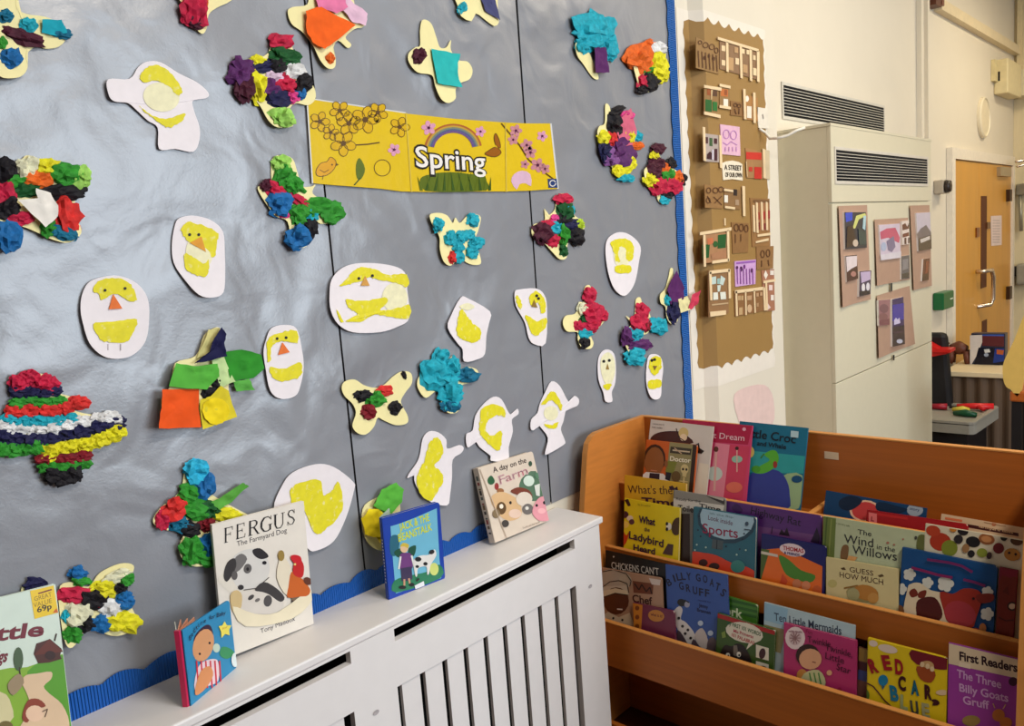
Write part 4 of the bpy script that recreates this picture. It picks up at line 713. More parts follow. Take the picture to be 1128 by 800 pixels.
b.e(890,722,13,12.5,(50,26,20)); b.e(893,726,12.5,11.5,(216,160,120)); b.l([(895,729),(899,730)],1,(120,60,50)); b.e(884,744,6,7,(190,130,60)); b.a([(886,742),(902,738),(910,752),(900,766),(882,758)],(190,190,140),1)
for x in (892,897,902): b.l([(x,741),(x+4,760)],1.6,(80,130,70))
b.e(914,741,3,3,(216,160,120)); b.e(925,761,3,4,(150,30,70)); b.done()
b = shelf_book(0, 1, (946,713), (1000,728), .006, (110,70,60), 'multicoloured book edge showing left of the yellow colours book', step=.0125)
b.a([(946,713),(958,716),(955,730),(944,727)],(150,120,60)); b.a([(946,737),(958,740),(956,752),(944,748)],(60,70,120)); b.a([(944,728),(956,731),(955,740),(944,737)],(70,30,36)); b.done()
b = shelf_book(0, 0, (956,703), (1044,725.5), .010, (214,186,24), 'yellow book with big letters Red Car, Blue', board=True, step=.0125)
b.e(978,715,11,4.5,(216,196,180),14); b.e(962,709,5,3.4,(216,196,180),14); b.a([(1004,716),(1046,724),(1046,738),(1010,732)],(110,24,36),1); b.e(1021,734,8,6,(190,150,100)); b.a([(1010,734),(1030,740),(1026,752),(1014,748)],(150,70,30),1); b.e(1038,763,7,3,(214,186,150)); 
for x, y in ((1016,732),(1022,734),(1027,737)): b.e(x,y,2.4,3,(216,190,150))
b.tl('RED', [(964.5,740.5,-6),(978.5,737.5,2),(991,742.5,12)], 15,(150,22,30),.05); b.tl('CAR,', [(994,760,14),(1008.5,764.5,12),(1023,770,14),(1031,774,14)], 14,(60,22,26),.05); b.tl('B', [(986,771.5,10)], 15,(20,110,140),.05); b.tl('L', [(996,781,16)], 14,(150,160,110),.05); b.tl('U', [(1008.5,787,10)], 14,(60,66,60),.05); b.tl('E', [(1020.5,790,12)], 14,(150,150,110),.05); b.tl('A', [(1008,765,14)], 14,(20,120,150),.05)
b.e(973,749.5,5.4,6.2,(26,120,160)); b.a([(971,755),(975,756),(972.5,760)],(26,90,120)); b.l([(950,750),(962,756),(975,772),(984,780)],1.4,(80,30,40)); b.e(953,766,5,7,(84,110,40)); b.l([(946,772),(985,782)],2,(150,40,50)); b.done()
b = shelf_book(0, 0, (1045,708.5), (1121.5,726.5), .008, (150,60,150), 'purple First Readers book of the Three Billy Goats Gruff, right end of bottom tier', step=.0125)
b.a([(1044,707),(1124,726),(1123,748),(1044,731)],(212,192,160)); b.t('First Readers', 1057,727, 1121,740.5, 9,(40,16,30),.035); b.a([(1057,729),(1069,732),(1069,737),(1056,734)],(224,206,180))
b.t('The Three', 1054,746, 1103,758.5, 8.5,(206,160,206),.02); b.t('Billy Goats', 1057,761.5, 1111,773.5, 8.5,(206,160,206),.02); b.t('Gruff', 1061,775, 1090,781.5, 8.5,(206,160,206),.02); b.e(1116,751,5,5,(60,26,50)); b.e(1070,794,10,6,(150,126,70)); b.e(1100,788,7,7,(186,110,50)); b.e(1108,796,7,6,(190,110,50)); b.l([(1096,780),(1094,775)],1.2,(206,160,110)); b.l([(1105,781),(1108,776)],1.2,(206,160,110)); b.done()
# ------------------------------------------------------------------ books standing on the radiator shelf
ZS = ZT+.0004
def wall_lean(px_br, tl, tr, thick, cover, label, topy=-.018, **k):
    P = onZ(*px_br, ZS); 
    H = onY(tr[0], tr[1], topy).z-ZS; lean = math.atan2(abs(P.y-topy), H)
    return Book(P, (1, 0, 0), lean, tl, tr, ZS, thick, cover, label, **k)
b = wall_lean((356,683), (233,578.5), (334.5,552), .008, (226,218,206), 'white book Fergus the Farmyard Dog with spotted puppy and hen, leaning on the wall', topy=-.047)
def serif(body, xs, y0, cap, col):
    strokes = {'F': [((.18,0),(.18,1),.16),((.18,.96),(.86,.96),.07),((.2,.52),(.66,.52),.07),((.02,.02),(.40,.02),.05),((.02,.98),(.3,.98),.05),((.84,1),(.86,.74),.05),((.66,.64),(.66,.4),.05)],
      'E': [((.18,0),(.18,1),.16),((.18,.96),(.86,.96),.07),((.2,.52),(.66,.52),.07),((.02,.03),(.92,.03),.07),((.84,1),(.86,.74),.05),((.66,.64),(.66,.4),.05),((.9,0),(.94,.26),.05)],
      'R': [((.18,0),(.18,1),.16),((.18,.96),(.55,.96),.07),((.55,.96),(.74,.86),.1),((.74,.86),(.74,.66),.15),((.74,.66),(.55,.52),.1),((.55,.52),(.2,.5),.07),((.5,.5),(.86,.02),.15),((.02,.02),(.38,.02),.05),((.78,.02),(1,.02),.05)],
      'G': [((.86,.78),(.66,.97),.07),((.66,.97),(.36,.95),.08),((.36,.95),(.14,.7),.14),((.14,.7),(.12,.34),.16),((.12,.34),(.34,.05),.14),((.34,.05),(.62,.02),.08),((.62,.02),(.84,.1),.08),((.82,.06),(.82,.42),.14),((.66,.42),(.98,.42),.05),((.88,1),(.88,.72),.05)],
      'U': [((.16,.98),(.16,.3),.16),((.16,.3),(.3,.05),.12),((.3,.05),(.6,.03),.08),((.6,.03),(.8,.24),.07),((.8,.24),(.8,.98),.07),((.0,.98),(.34,.98),.05),((.66,.98),(.96,.98),.05)],
      'S': [((.8,.76),(.62,.97),.07),((.62,.97),(.32,.96),.08),((.32,.96),(.16,.78),.12),((.16,.78),(.3,.58),.14),((.3,.58),(.66,.44),.15),((.66,.44),(.82,.24),.14),((.82,.24),(.64,.04),.1),((.64,.04),(.34,.03),.07),((.34,.03),(.14,.24),.06),((.8,1),(.82,.72),.05),((.12,.28),(.14,0),.05)]}
    for ch, (x, y, w, ux, uy) in zip(body, xs):
        f = lambda p: (x+w*ux*p[0]+cap*p[1]*uy*.0+(-cap*p[1]*.0), y+w*uy*p[0]-cap*p[1])
        for p, q, t in strokes[ch]: b.k = 1; b.pl.line(b.tx, [f(p), f(q)], t*w*.92, cm_(col), .0011)
tt = [(246.5,598.5,11,1,-.27),(259.5,594.5,11,1,-.27),(273,591,13,1,-.27),(286,587.5,14,1,-.27),(301,584,13,1,-.27),(315.5,579.5,10.5,1,-.27)]
serif('FERGUS', tt, 0, 16.5, (24,22,24))
b.t('The Farmyard Dog', 261,602, 316,586.5, 5.5,(60,56,60),.0); b.t('Tony Maddox', 287,698, 325,683.5, 5,(70,64,70),.0)
GY = (206,200,192)
b.a([(240,640),(250,630),(268,628),(284,640),(292,655),(286,668),(262,660)],(222,214,200),1)
b.a([(256,616),(266,607),(280,605),(292,612),(297,625),(294,637),(284,646),(272,650),(262,647),(256,636)],(212,208,202),1)
b.a([(258,616),(266,610),(272,616),(264,628),(257,630)],(110,106,104),1); b.a([(246,634),(250,620),(258,615),(260,624),(254,636),(249,641)],(52,48,48),1); b.a([(278,606),(286,604),(294,610),(295,614),(287,616),(280,612)],(40,36,38),1)
b.e(272.5,626.5,4.4,5.4,(96,92,90),10); b.e(272.5,627,1.6,2,(30,26,26)); b.e(291,620,2.4,2,(24,22,24)); b.e(258,634,3.4,5,(90,86,84)); b.e(265,647,3.2,2.8,(44,40,42)); b.l([(268,650),(282,648),(296,636)],1,(90,84,80))
b.a([(258,662),(266,652),(282,650),(298,646),(308,656),(312,668),(300,676),(280,676),(264,674)],(214,206,196),1); b.a([(280,650),(290,641),(304,648),(313,658),(308,663),(296,655),(288,652)],(60,56,56),1); b.e(294.5,662,4.6,6.4,(80,76,76),10); b.e(276,658,4,2.2,(70,66,66),-40); b.e(283,661,3,1.8,(110,104,100),-30); b.e(327,661,7,4.4,(60,54,50),-20); b.e(324,659,4,3,(120,100,80))
b.a([(253,656),(260,650),(266,656),(264,672),(256,674)],(206,180,130),1); b.a([(256,668),(280,676),(306,674),(340,650),(344,660),(320,682),(270,690)],(232,220,190),1)
b.a([(304,636),(310,612),(322,632),(316,656)],(226,214,190),1); b.e(309,612,3.6,6,(150,124,60)); 
b.a([(317,646),(320,630),(328,634),(336,642),(341,650),(338,656),(330,657),(316,658)],(196,96,36),1); b.a([(322,632),(324,618),(330,616),(334,624),(332,636)],(190,36,36),1); b.a([(319,614),(323,611),(330,613),(331,619),(325,622)],(196,30,40),1); b.e(324,621.5,1.3,1.3,(226,200,120)); b.e(338,640,5,4,(96,52,36),40)
b.done()
b = wall_lean((88,809), (-40,668.5), (61,643.5), .010, (206,220,206), 'pale green little pigs book with yellow 69p sticker, cut off at the left edge', topy=-.03)
b.a([(-40,760),(0,738),(30,735),(60,724),(76,728),(90,810),(-40,820)],(130,170,50),1); b.a([(30,740),(60,724),(76,730),(88,806),(60,800),(40,770)],(86,150,40),1)
b.t('Little', -33,709.5, 47.5,700, 16,(110,26,40),.03, .12); b.t('The Three Pigs', -70,734, 7,729, 14,(110,26,40),.03, .12)
b.a([(33,651),(59,645),(64,675),(38,682)],(232,194,20)); b.a([(64,675),(58,675),(62,670)],(196,90,20)); b.l([(42,654),(57,649.5)],1.6,(120,50,20)); b.t('GREAT', 38,662.5, 57,657, 5,(150,120,20),.0); b.t('VALUE', 37,669.5, 57,664, 5,(150,120,20),.0); b.t('69p', 41,675, 57,670.5, 6,(50,36,14),.02)
b.a([(37,720),(40,709),(55,704),(68,715),(66,722),(68,726),(54,730),(42,731)],(74,36,26)); b.a([(37,722),(54,704),(70,718)],(96,40,26)); b.e(55,722,6,5,(50,22,16)); b.l([(60,706),(62,698)],1.6,(50,30,20)); b.e(20,726,5.4,13,(70,90,60)); b.l([(21,735),(22,744)],1.4,(60,50,30))
b.a([(24,752),(28,744),(40,742),(56,740),(56,748),(48,756),(54,764),(68,776),(76,796),(70,812),(30,812),(22,800),(34,784),(30,766)],(214,184,150),1); b.a([(24,790),(30,772),(42,770),(50,778),(38,782),(30,796)],(136,60,40),1); b.e(38,786,10,9,(226,190,160)); b.a([(-40,766),(0,762),(12,776),(10,796),(-40,806)],(206,196,150),1); b.e(6,800,8,6,(110,96,50)); b.a([(8,754),(20,742),(26,752),(14,766)],(150,130,100),1); b.l([(46,784),(52,781),(49,790)],1,(70,40,30))
b.done()
# baby book standing half open
A = onZ(209, 779, ZS); B = onZ(262, 734, ZS)
b = Book(A, B-A, 0.0, (200.5,694.5), (252.5,660.5), ZS, .003, (40,132,178), 'small blue baby board book standing open in front of the farmyard dog book', board=True, bl=(209,779))
b.a([(213.4,708),(214.4,701),(220,693.5),(227,688.6),(232,690),(234.6,699),(230,700),(218,706)],(50,34,60),1); b.e(223.8,711,11.2,18.5,(206,148,104),16); b.e(219.8,720.5,1.2,1.4,(30,24,40)); b.e(230.6,708.5,1.2,1.4,(30,24,40)); b.a([(244,713),(252,714),(258,720),(250,726),(242,722)],(50,140,90),1); b.e(238,714,4,5,(186,206,190))
b.a([(216,740),(222,730),(234,726),(240,730),(240,750),(228,756),(214,760)],(226,200,206),1)
for x in range(216, 244, 5): b.l([(x,728),(x+2,758)],1.6,(200,40,60))
b.a([(214,760),(220,740),(230,734),(234,744),(226,758),(216,766)],(212,140,90),1)
b.a([(240,690),(244,689),(246.5,684.5),(249,689),(254,689),(251.5,694),(252,700),(247,698.5),(243,703),(242.5,696)],(226,214,90)); b.t('for', 244,694, 250,691.5, 2.4,(190,130,30),.0)
b.tl('Bedtime', [(209.2,705,-40),(211.4,701,-50),(213.8,697,-50),(216.4,693.4,-46),(218.4,691,-44),(221.4,688.4,-38),(225,686,-30)], 4.4,(20,26,60),.0); b.t('for Baby', 229.5,683, 247.5,677, 4.6,(20,26,60),.0, .1)
b.e(258,727,4,8,(214,226,226),0); b.done()
mb = MB(); q = b.O; n = -b.n; sp = cm_((196,36,80))
mb.hexa([q+n*.003, q-b.U*.004+n*.004, q-b.U*.006+n*.014, q+n*.014], [p+b.V*b.h for p in (q+n*.003, q-b.U*.004+n*.004, q-b.U*.006+n*.014, q+n*.014)], sp); mb.build('spine', b.root)
pgm = mat((216, 150, 120), rough=.6)
vd = (q-CAMPOS); vd.z = 0; VA = math.degrees(math.acos(max(-1, min(1, vd.normalized().dot(b.U)))))
for k, (ang, L, hh) in enumerate(((VA*.35, .066, .985), (VA*.58, .064, .98), (VA*.8, .060, .985), (VA*1.02, .050, .99))):
    a = math.radians(ang); d = b.U*math.cos(a)+n*math.sin(a); o = q+n*(.006+.0025*k)-b.U*.001; t = d.cross(b.V).normalized()*.0016
    if o.y+d.y*L > -.02: L = max(.02, (-.02-o.y)/d.y)
    mb = MB(); mb.hexa([o+b.V*.003, o+d*L+b.V*.003, o+d*L+t+b.V*.003, o+t+b.V*.003], [o+b.V*b.h*hh, o+d*L+b.V*b.h*hh, o+d*L+t+b.V*b.h*hh, o+t+b.V*b.h*hh], pgm if k < 3 else mat((206,206,196))); mb.build('open_page', b.root)
# jack book, slightly open
A = onZ(427, 661.5, ZS); B = onZ(489, 637.5, ZS)
b = Book(A, B-A, 0.0, (420.5,571.5), (484,553), ZS, .012, (22,62,160), 'royal blue Jack and the Beanstalk book standing upright with a boy and a spotted cow', board=True, bl=(427,661.5))
b.a([(430,580),(440,577),(458,570),(481,560),(484,616),(486,637),(436,654),(433,620)],(110,180,206)); b.a([(430,592),(438,590),(440,600),(436,612),(430,610)],(40,100,120),1); b.a([(434,640),(452,634),(470,630),(484,622),(485,637),(436,653)],(40,120,84),1); b.e(478,627,5,7,(206,214,120))
b.t('JACK & THE', 440,585.5, 473,573.5, 8,(206,214,40),.02); b.t('BEANSTALK', 439,597, 476,584, 8,(206,214,40),.02)
b.a([(434,608),(442,604),(446,612),(438,614)],(30,80,60),1); b.a([(450,604),(458,601),(456,612),(450,612)],(30,80,60),1)
b.e(445,604,4.4,5,(226,190,150)); b.a([(440.5,602),(444,598),(450,600),(449,604),(445,602)],(206,180,70),1); b.a([(440,612),(446,609),(453,611),(454,626),(441,628)],(110,60,120),1); b.l([(441,613),(439,627)],2,(226,226,220)); b.l([(453,612),(456,624)],2,(226,226,220)); b.a([(441,626),(453,624),(454,638),(448,640),(442,640)],(60,50,80)); b.l([(445,638),(445,645)],2,(200,150,120)); b.l([(450,637),(451,643)],2,(200,150,120)); b.e(443,647,4,2,(20,20,24)); b.e(453,644,3,2,(20,20,24))
b.a([(455,618),(462,612),(472,611),(478,605),(480,612),(474,622),(472,632),(470,632),(469,624),(460,626),(459,634),(457,634)],(226,222,216),1); b.e(460,616,3.6,2.6,(30,28,30)); b.e(468,621,2.4,2,(30,28,30)); b.e(475,608,3,2.4,(40,36,36),-30); b.e(459,624,2,1.6,(30,28,30)); b.a([(456,645),(466,640),(467,645),(457,649)],(226,226,230)); b.l([(458,640),(461,637)],2,(40,40,40)); b.done()
vd = (b.O-CAMPOS); vd.z = 0; JA = math.degrees(math.acos(vd.normalized().dot(b.U)))*.93
mb = MB(); n = -b.n; C = b.C; o = b.O+n*.012; d = (b.U*math.cos(math.radians(JA*.72))+n*math.sin(math.radians(JA*.72))); L = .075
if o.y+d.y*L > -.02: L = (-.02-o.y)/d.y
t = d.cross(b.V).normalized()*.0025
mb.hexa([o, o+d*L, o+d*L+t, o+t], [o+b.V*b.h, o+d*L+b.V*b.h, o+d*L+t+b.V*b.h, o+t+b.V*b.h], cm_((170, 190, 170))); mb.build('open_back_cover', b.root)
tp = MB(); sp = Plane(b.O-b.U*.0002, -b.U)
c_ = cm_((226, 226, 226)); Vv = b.V
for k in range(14):
    z = b.h*(.2+.04*k); w = .004
    p0 = b.O-b.U*.0004+n*.004+Vv*z; tp.face([p0, p0+n*w, p0+n*w+Vv*.004, p0+Vv*.004], c_)
tp.build('spine_lettering', b.root)
# farm book
b = wall_lean((606,575), (526,516), (586.5,497), .022, (214,198,180), 'cream padded book A day on the Farm, leaning at right end of the radiator shelf', topy=-.03, board=True)
b.a([(572,545),(574,528),(590,519),(600,545),(590,552),(578,550)],(86,116,92),1); b.t('A day on the', 543.5,521, 580,509.5, 6,(50,34,34),.01); b.t('Farm', 550.5,534, 582,522, 9.5,(214,180,180),.03)
b.t('Farm', 551,533.5, 581.5,522, 9,(196,120,120),.0)
b.a([(537,528),(541,524),(545,530),(542,534),(538,533)],(40,90,56),1); b.e(547,536,2.4,4,(150,50,50)); b.e(584,511,2,3,(50,80,60)); b.e(551,541,4,3,(150,100,60))
b.a([(540,550),(550,542),(562,545),(572,553),(574,568),(562,574),(550,568)],(214,176,130),1); b.e(552,560,5.4,7,(96,70,40)); b.e(552,558,2.2,2.6,(240,230,210)); b.e(562,554,1.4,1.8,(30,24,24)); b.e(567,566,7,5,(226,196,176)); b.a([(562,542),(570,537),(582,540),(586,548),(576,547)],(120,60,44),1); b.e(577,550,9,8,(220,206,190)); b.e(581,561,6,6,(110,104,100)); b.e(580,560,2,2,(226,220,210)); b.e(582,530,6,6,(206,220,206)); b.e(592,524,3.4,3.4,(90,130,100)); b.a([(588,535),(594,533),(594,547),(590,546)],(214,216,206))
b.a([(588,556),(594,548),(604,548),(610,560),(608,572),(594,574),(586,566)],(222,150,160),1); b.e(599,554,1.6,1.9,(30,24,26)); b.e(590.5,557,1.4,1.6,(30,24,26)); b.e(596,563,4.4,3,(236,176,180)); b.e(556,577,4,4,(70,64,60)); b.e(546,566,4,5,(130,110,80)); b.t('Touch and feel book', 575,583, 594,576, 2,(110,90,80),.0)
b.l([(528,517),(558,594)],.8,(190,170,150)); b.done()
tp = MB(); n = -b.n
for k in range(12):
    p0 = b.O-b.U*.0004+n*.006+b.V*b.h*(.12+.065*k); s_ = .005+.004*((k*7) % 3)
    tp.face([p0, p0+n*.009, p0+n*.009+b.V*s_, p0+b.V*s_], cm_(((70,60,50),(120,96,60),(150,70,60),(96,100,90))[k % 4]))
tp.build('spine_pictures', b.root)
# ================================================================== STREET DISPLAY (brown paper on the pier)
SY = -PIER-.0008; SP = Plane((0, SY-.002, 0), (0, -1, 0))
kraft = mat((156, 120, 66), rough=.6, var=.06, scale=4, bump=.15, bscale=9); creamb = mat((232, 222, 206), rough=.6, var=.03)
xw = onY(771, 300).x; zt_, zb_ = onY(770, 26).z, onY(772, 411).z
def pier_y(x):
    if x >= xpl: return -PIER
    t = (x-x0)/(xpl-x0); return -PIER*max(0, t)
x0 = onY(770, 300).x
XL0, XR0 = onY(752, 60).x, onY(849, 250, SY).x
disp = thing('street_display', ((XL0+XR0)/2, -.02, zb_), 'tall brown paper display of cardboard houses with scalloped cream edges on the white wall', 'wall display')
def strip_mesh(name, xa, xb, za, zb, M, l, wav=None, parent=None, n=60, nx=8):
    """sheet following wall and pier; wav(i) = amplitude of scallop on each edge: left, right, top, bottom"""
    mb = MB(); vs = []; wl, wr, wt, wb = wav or (0, 0, 0, 0)
    xs = [xa, x0, (x0+xpl)/2, xpl] if xa < x0 < xb else [xa]
    xs += [xs[-1]+(xb-xs[-1])*k/48 for k in range(1, 49)]
    nz = 120
    for j in range(nz+1):
        t = j/nz
        for i, x in enumerate(xs):
            zz0 = zb+wb*abs(math.sin(math.pi*(x)/.085)); zz1 = za-wt*abs(math.sin(math.pi*x/.085)); z = zz0+(zz1-zz0)*t; xx = x
            if i == 0: xx += wl*abs(math.sin(math.pi*z/.075))
            if i == len(xs)-1: xx -= wr*abs(math.sin(math.pi*z/.075))
            vs.append((xx, pier_y(xx)-l, z))
    k = len(xs); mb.add(vs, [(j*k+i, j*k+i+1, (j+1)*k+i+1, (j+1)*k+i) for j in range(nz) for i in range(k-1)], M)
    o = mb.build(name, parent); thicken(o, .0007, -1); return o
strip_mesh('cream_border', XL0-.035, XR0+.006, zt_+.035, zb_-.062, creamb, .0012, (.0, .012, 0, .0), disp)
strip_mesh('brown_paper', XL0+.004, XR0-.012, zt_+.012, zb_+.006, kraft, .0022, (.012, .012, .022, .018), disp)
for f in (0,):
    mb = MB(); SPd = Plane((0, SY-.0005, 0), (0, -1, 0)); SPd.poly(mb, smooth([(808,440),(818,428),(842,424),(852,440),(850,470),(820,474)], 3), mat((226, 196, 186), rough=.6), .0001)
    o = mb.build('wall_stain', kind='structure')
CARD = (150, 114, 68); STICK = (232, 204, 160); DK = (84, 52, 26)
def house(label, quad, sticks=(), shapes=(), lines=(), col=CARD, name='cardboard_house', texts=()):
    A = [SP.hit(*p, .002) for p in quad]; c_ = sum(A, Vector())/len(A)
    r = thing(name, (c_.x, A[0].y, min(p.z for p in A)), label, 'cardboard house' if name == 'cardboard_house' else 'paper sign' if name == 'title_sign' else 'drawing', None)
    mb = MB(); mb.prism([SP.hit(*p, 0) for p in quad], (0, -.003, 0), mat(col, rough=.65, var=.1, scale=30)); k = 0
    for p, cc in shapes: k += 1; SP.poly(mb, p, mat(cc, rough=.65, var=.1), .0034+.0003*k)
    for p, w, cc in lines: SP.line(mb, p, w, mat(cc, rough=.65), .0050)
    for t in texts: SP.text(mb, *t[:6], mat(t[6]), .02, .0045)
    mb.build('card_front' if name == 'cardboard_house' else 'sheet', r)
    for p in sticks:
        mb = MB(); mb.prism([SP.hit(*q, .0042) for q in p], (0, -.003, 0), mat(STICK, rough=.55, var=.06)); mb.build('lolly_stick', r)
    return r
def sq(x, y, w, h, s=.22): return [(x, y), (x+w, y+w*s), (x+w, y+h+w*s), (x, y+h)]
def loop(x, y, rx, ry): e = ell(x, y, rx, ry, 0, 10); return e+[e[0]]
LN = (96, 58, 30)
house('brown card picture of flowers drawn in marker, top left of the street display', [(766,41),(791,53),(791,82),(766,75)], lines=[(loop(770,47,2,2),.9,LN),(loop(776,50,3,3),.9,LN),(loop(783,52,3,3),.9,LN),(loop(788,56,2,3),.9,LN)]+[([(768+4*k,56+k),(769+4*k,74+k)],1.1,LN) for k in range(6)], shapes=[(ell(775,64,1.6,2.4),DK),(ell(785,65,1.8,2.4),DK),(ell(780,62,1.4,2),DK)])
house('long terrace of four drawn windows split by wooden sticks, top right of the street display', [(792,45),(834,58),(834,88),(792,76)], [[(789,41),(834,54.5),(834,57.5),(789,44)],[(798,46),(800.5,46.7),(801,80),(798.5,79)],[(813,51),(815.5,51.7),(816.5,87),(814,86)],[(824,54),(826.5,54.7),(827,90),(824.5,89)],[(832,56),(835,57),(835,91),(832.5,90)]],
      [(sq(794,50,4,6),STICK),(sq(794,66,4,6),STICK),(sq(801,63,6,14),(190,150,104)),(sq(808,52,4,6),(190,150,104)),(sq(809,64,4,7),STICK),(sq(816,54,3,5),STICK),(sq(821,55,3,5),STICK),(sq(817,71,5,9),(190,150,104)),(sq(828,61,3,5),STICK),(sq(828,75,4,8),STICK)], col=(142,108,76))
house('small house with green shutters below the flower card', [(775,96),(791,99),(790,126),(775,123)], [[(774,94),(793,97),(793,100.5),(774,97)],[(774,123),(792,127),(792,130.5),(774,126.5)]], [(sq(778,98,5,7,.1),(150,80,40)),(sq(784,99,5,7,.1),(90,60,40)),(sq(776,109.5,7,13,.15),(36,96,40)),(sq(784,112,5,10,.15),(40,110,46)),([(782,99),(784,99),(783,110),(782,110)],(206,176,130))])
house('small orange windowed house tucked beside the green shuttered one', [(792,94),(803,97),(803,119),(792,117)], [[(791,92.5),(803,95),(803,98),(791,95.5)],[(791,116),(803.5,118),(803.5,121),(791,119)]], [(sq(793,98,8,8,.1),(196,110,54)),(sq(796,109,5,8,.1),(236,226,206)),(sq(797,99,3,6,.1),(150,80,40))])
house('plain brown card with small drawn pattern, between the orange house and the white door house', [(804,111),(817,113),(817,128.5),(804,127)], lines=[(loop(809,116,2,2),1,LN),(loop(813,117,2,2),1,LN),([(808,120),(810,126)],1.2,LN),([(813,120),(813,126)],1.2,LN)], col=(140,100,56))
house('house with upright sticks and white door panels near the cable end', [(818,104),(834,108),(834,134),(818,131)], [[(817,98),(819.5,98.6),(820.5,132),(818,131.5)],[(828,102),(830.5,102.6),(831,136),(828.5,135.5)]], [(sq(822,117,5,13,.1),(232,222,200)),(ell(822,109,2,3.4),(236,226,206))], col=(170,120,66))
house('blank white sheet at the right edge of the street display above the cable', [(833,118),(845,120),(846,142),(835,141)], col=(226,216,198), name='paper_drawing', lines=[([(839,126),(840,131)],.8,(150,140,130))])
house('narrow brown house with dark windows and two long side sticks', [(775,147),(793,149.5),(792,179),(775,178)], [[(772.5,140),(775,140.6),(776,178),(773.5,177)],[(790.5,149),(793,149.5),(794,186),(791.5,185)]], [(sq(776,151,3,7,.1),(70,30,36)),(sq(780.5,152,3.4,9,.1),(60,90,50)),(sq(785.5,152.5,3.5,6,.1),(70,30,36)),([(777.5,175),(778,170),(781,167),(784,170),(783.5,176)],(60,20,30)),(sq(786,164,3,13,.1),(70,30,40)),([(783,165),(785,165),(785,176),(783,176)],(206,196,206))], col=(176,160,150))
house('pale pink paper drawing above the street title sign', [(792.5,137),(814,140),(815,172),(794.5,170)], lines=[(loop(799,148,3.4,5),.8,(190,130,190)),(loop(807,149,3.4,5),.8,(190,130,190)),([(795,157),(800,160),(804,156),(811,160)],.8,(190,130,190))]+[([(798+4*k,162),(798+4*k,167)],.8,(190,130,190)) for k in range(4)], col=(224,178,196), name='paper_drawing')
house('small cream sign reading A Street of our own in the middle of the display', [(794.5,180),(799,178),(806,177),(813,178.5),(817,181),(817.5,199),(806,197.5),(796,198.5)], col=(236,222,196), name='title_sign', texts=[('A STREET', 797,187,816,188,5.5,(40,26,20)),('OF OUR OWN', 798,195,816.5,195.5,5,(40,26,20))])
house('card house painted with red roof and red door beside the title sign', [(820.5,163),(840,168),(840,197),(822,196)], [[(838.5,164),(841,164.8),(842,197),(839.5,196.4)]], [(sq(821,167.5,17,8,.05),(200,50,36)),(sq(824,184,4,5,.05),(190,60,40)),(sq(830,184,8,13,.05),(196,46,34))], lines=[([(821,178),(822,195)],1,(206,176,130))], col=(166,122,76))
house('pale narrow strip house at the right edge beside the red roofed one', [(842,165),(847,166),(847.5,198),(842.5,197)], col=(206,186,150))
house('brown card with round marker drawings of a family, left of the grey shop card', [(775.5,203),(795,206),(795,230),(776,229)], lines=[(loop(779.5,210,2.4,3),1,LN),(loop(787,210,3,3),1,LN),(loop(793,209,2.6,3),1,LN),([(778,216),(782,224)],1,LN),([(785,217),(794,226)],1,LN),([(794,216),(786,224)],1,LN),(loop(779,221,2,3),1,LN)], col=(150,110,64))
house('card shop with white window and one dark window, with a stick at its right', [(797,207),(815.5,210),(815,231),(797,230)], [[(816,205),(819,205.5),(819.5,238.5),(817,238)],[(796,208),(806,209.5),(806,212),(796,210.5)],[(797,227),(808,228.5),(808,231),(797,229.5)]], [(sq(797,215,4,8,.1),(232,224,206)),(sq(807,208.5,4,7,.1),(50,36,30)),(sq(809,220,4,6,.1),(170,140,110))], col=(140,104,64))
house('tall house of red painted windows with upright sticks at the right of the display', [(825.5,218),(847,219),(848,271),(828,272)], [[(827.5,226),(829.5,226.3),(830.5,256),(828.5,255.6)],[(831,223),(833,223.4),(834,257),(832,256.5)],[(836.5,222.5),(838.5,223),(839.5,254),(837.5,253.5)],[(842,222.5),(844,223),(844.5,254),(842.5,253.5)],[(833,258.5),(847,256.5),(847,259.3),(833,261)],[(831,266),(845,262.5),(845,265.3),(831,268)]],
      [(sq(832,222,14,32,.05),(160,110,70)),(sq(833,234,3,8,.05),(150,40,30)),(sq(839,233,3,9,.05),(160,44,34)),(sq(833,245,3,8,.05),(120,36,30)),(sq(839.5,246,3,7,.05),(120,36,30)),(sq(844.5,232,2.5,9,.05),(150,40,30)),(sq(829,220,17,3,.03),(120,84,50))], col=(150,108,62))
house('plain dark brown card with three drawn arches in the middle of the display', [(805,245),(824,246),(823.5,278),(806.5,279.5)], lines=[(loop(810,251,2.4,4),1,LN),(loop(815.5,251,2.4,4),1,LN),(loop(821,252,2,4),1,LN),([(809,258),(809,268)],.9,LN),([(815,258),(815,266)],.9,LN)], col=(142,102,58))
house('house with large dark green shutters and a full stick frame at left', [(774.5,258),(801,256),(801,288),(775,290)], [[(769.5,256),(804,250.5),(804,254),(769.5,259.3)],[(773,259),(775.4,258.8),(776,294),(773.8,294)],[(799,254),(801.5,253.6),(802,288),(800,288)],[(783,287.5),(801,285),(801,288.3),(783,290.6)]], [([(772.5,270),(781,269),(780,284),(773,285)],(28,84,34)),([(790,259),(799,258),(798.5,273),(789.5,274)],(30,86,36)),([(778,263),(784,262),(785,268),(779,270)],(196,110,70)),(ell(787,269,2.6,3.4),(40,90,40)),([(782,280),(799,275),(799,284),(783,286)],(170,120,84))], col=(170,124,84))
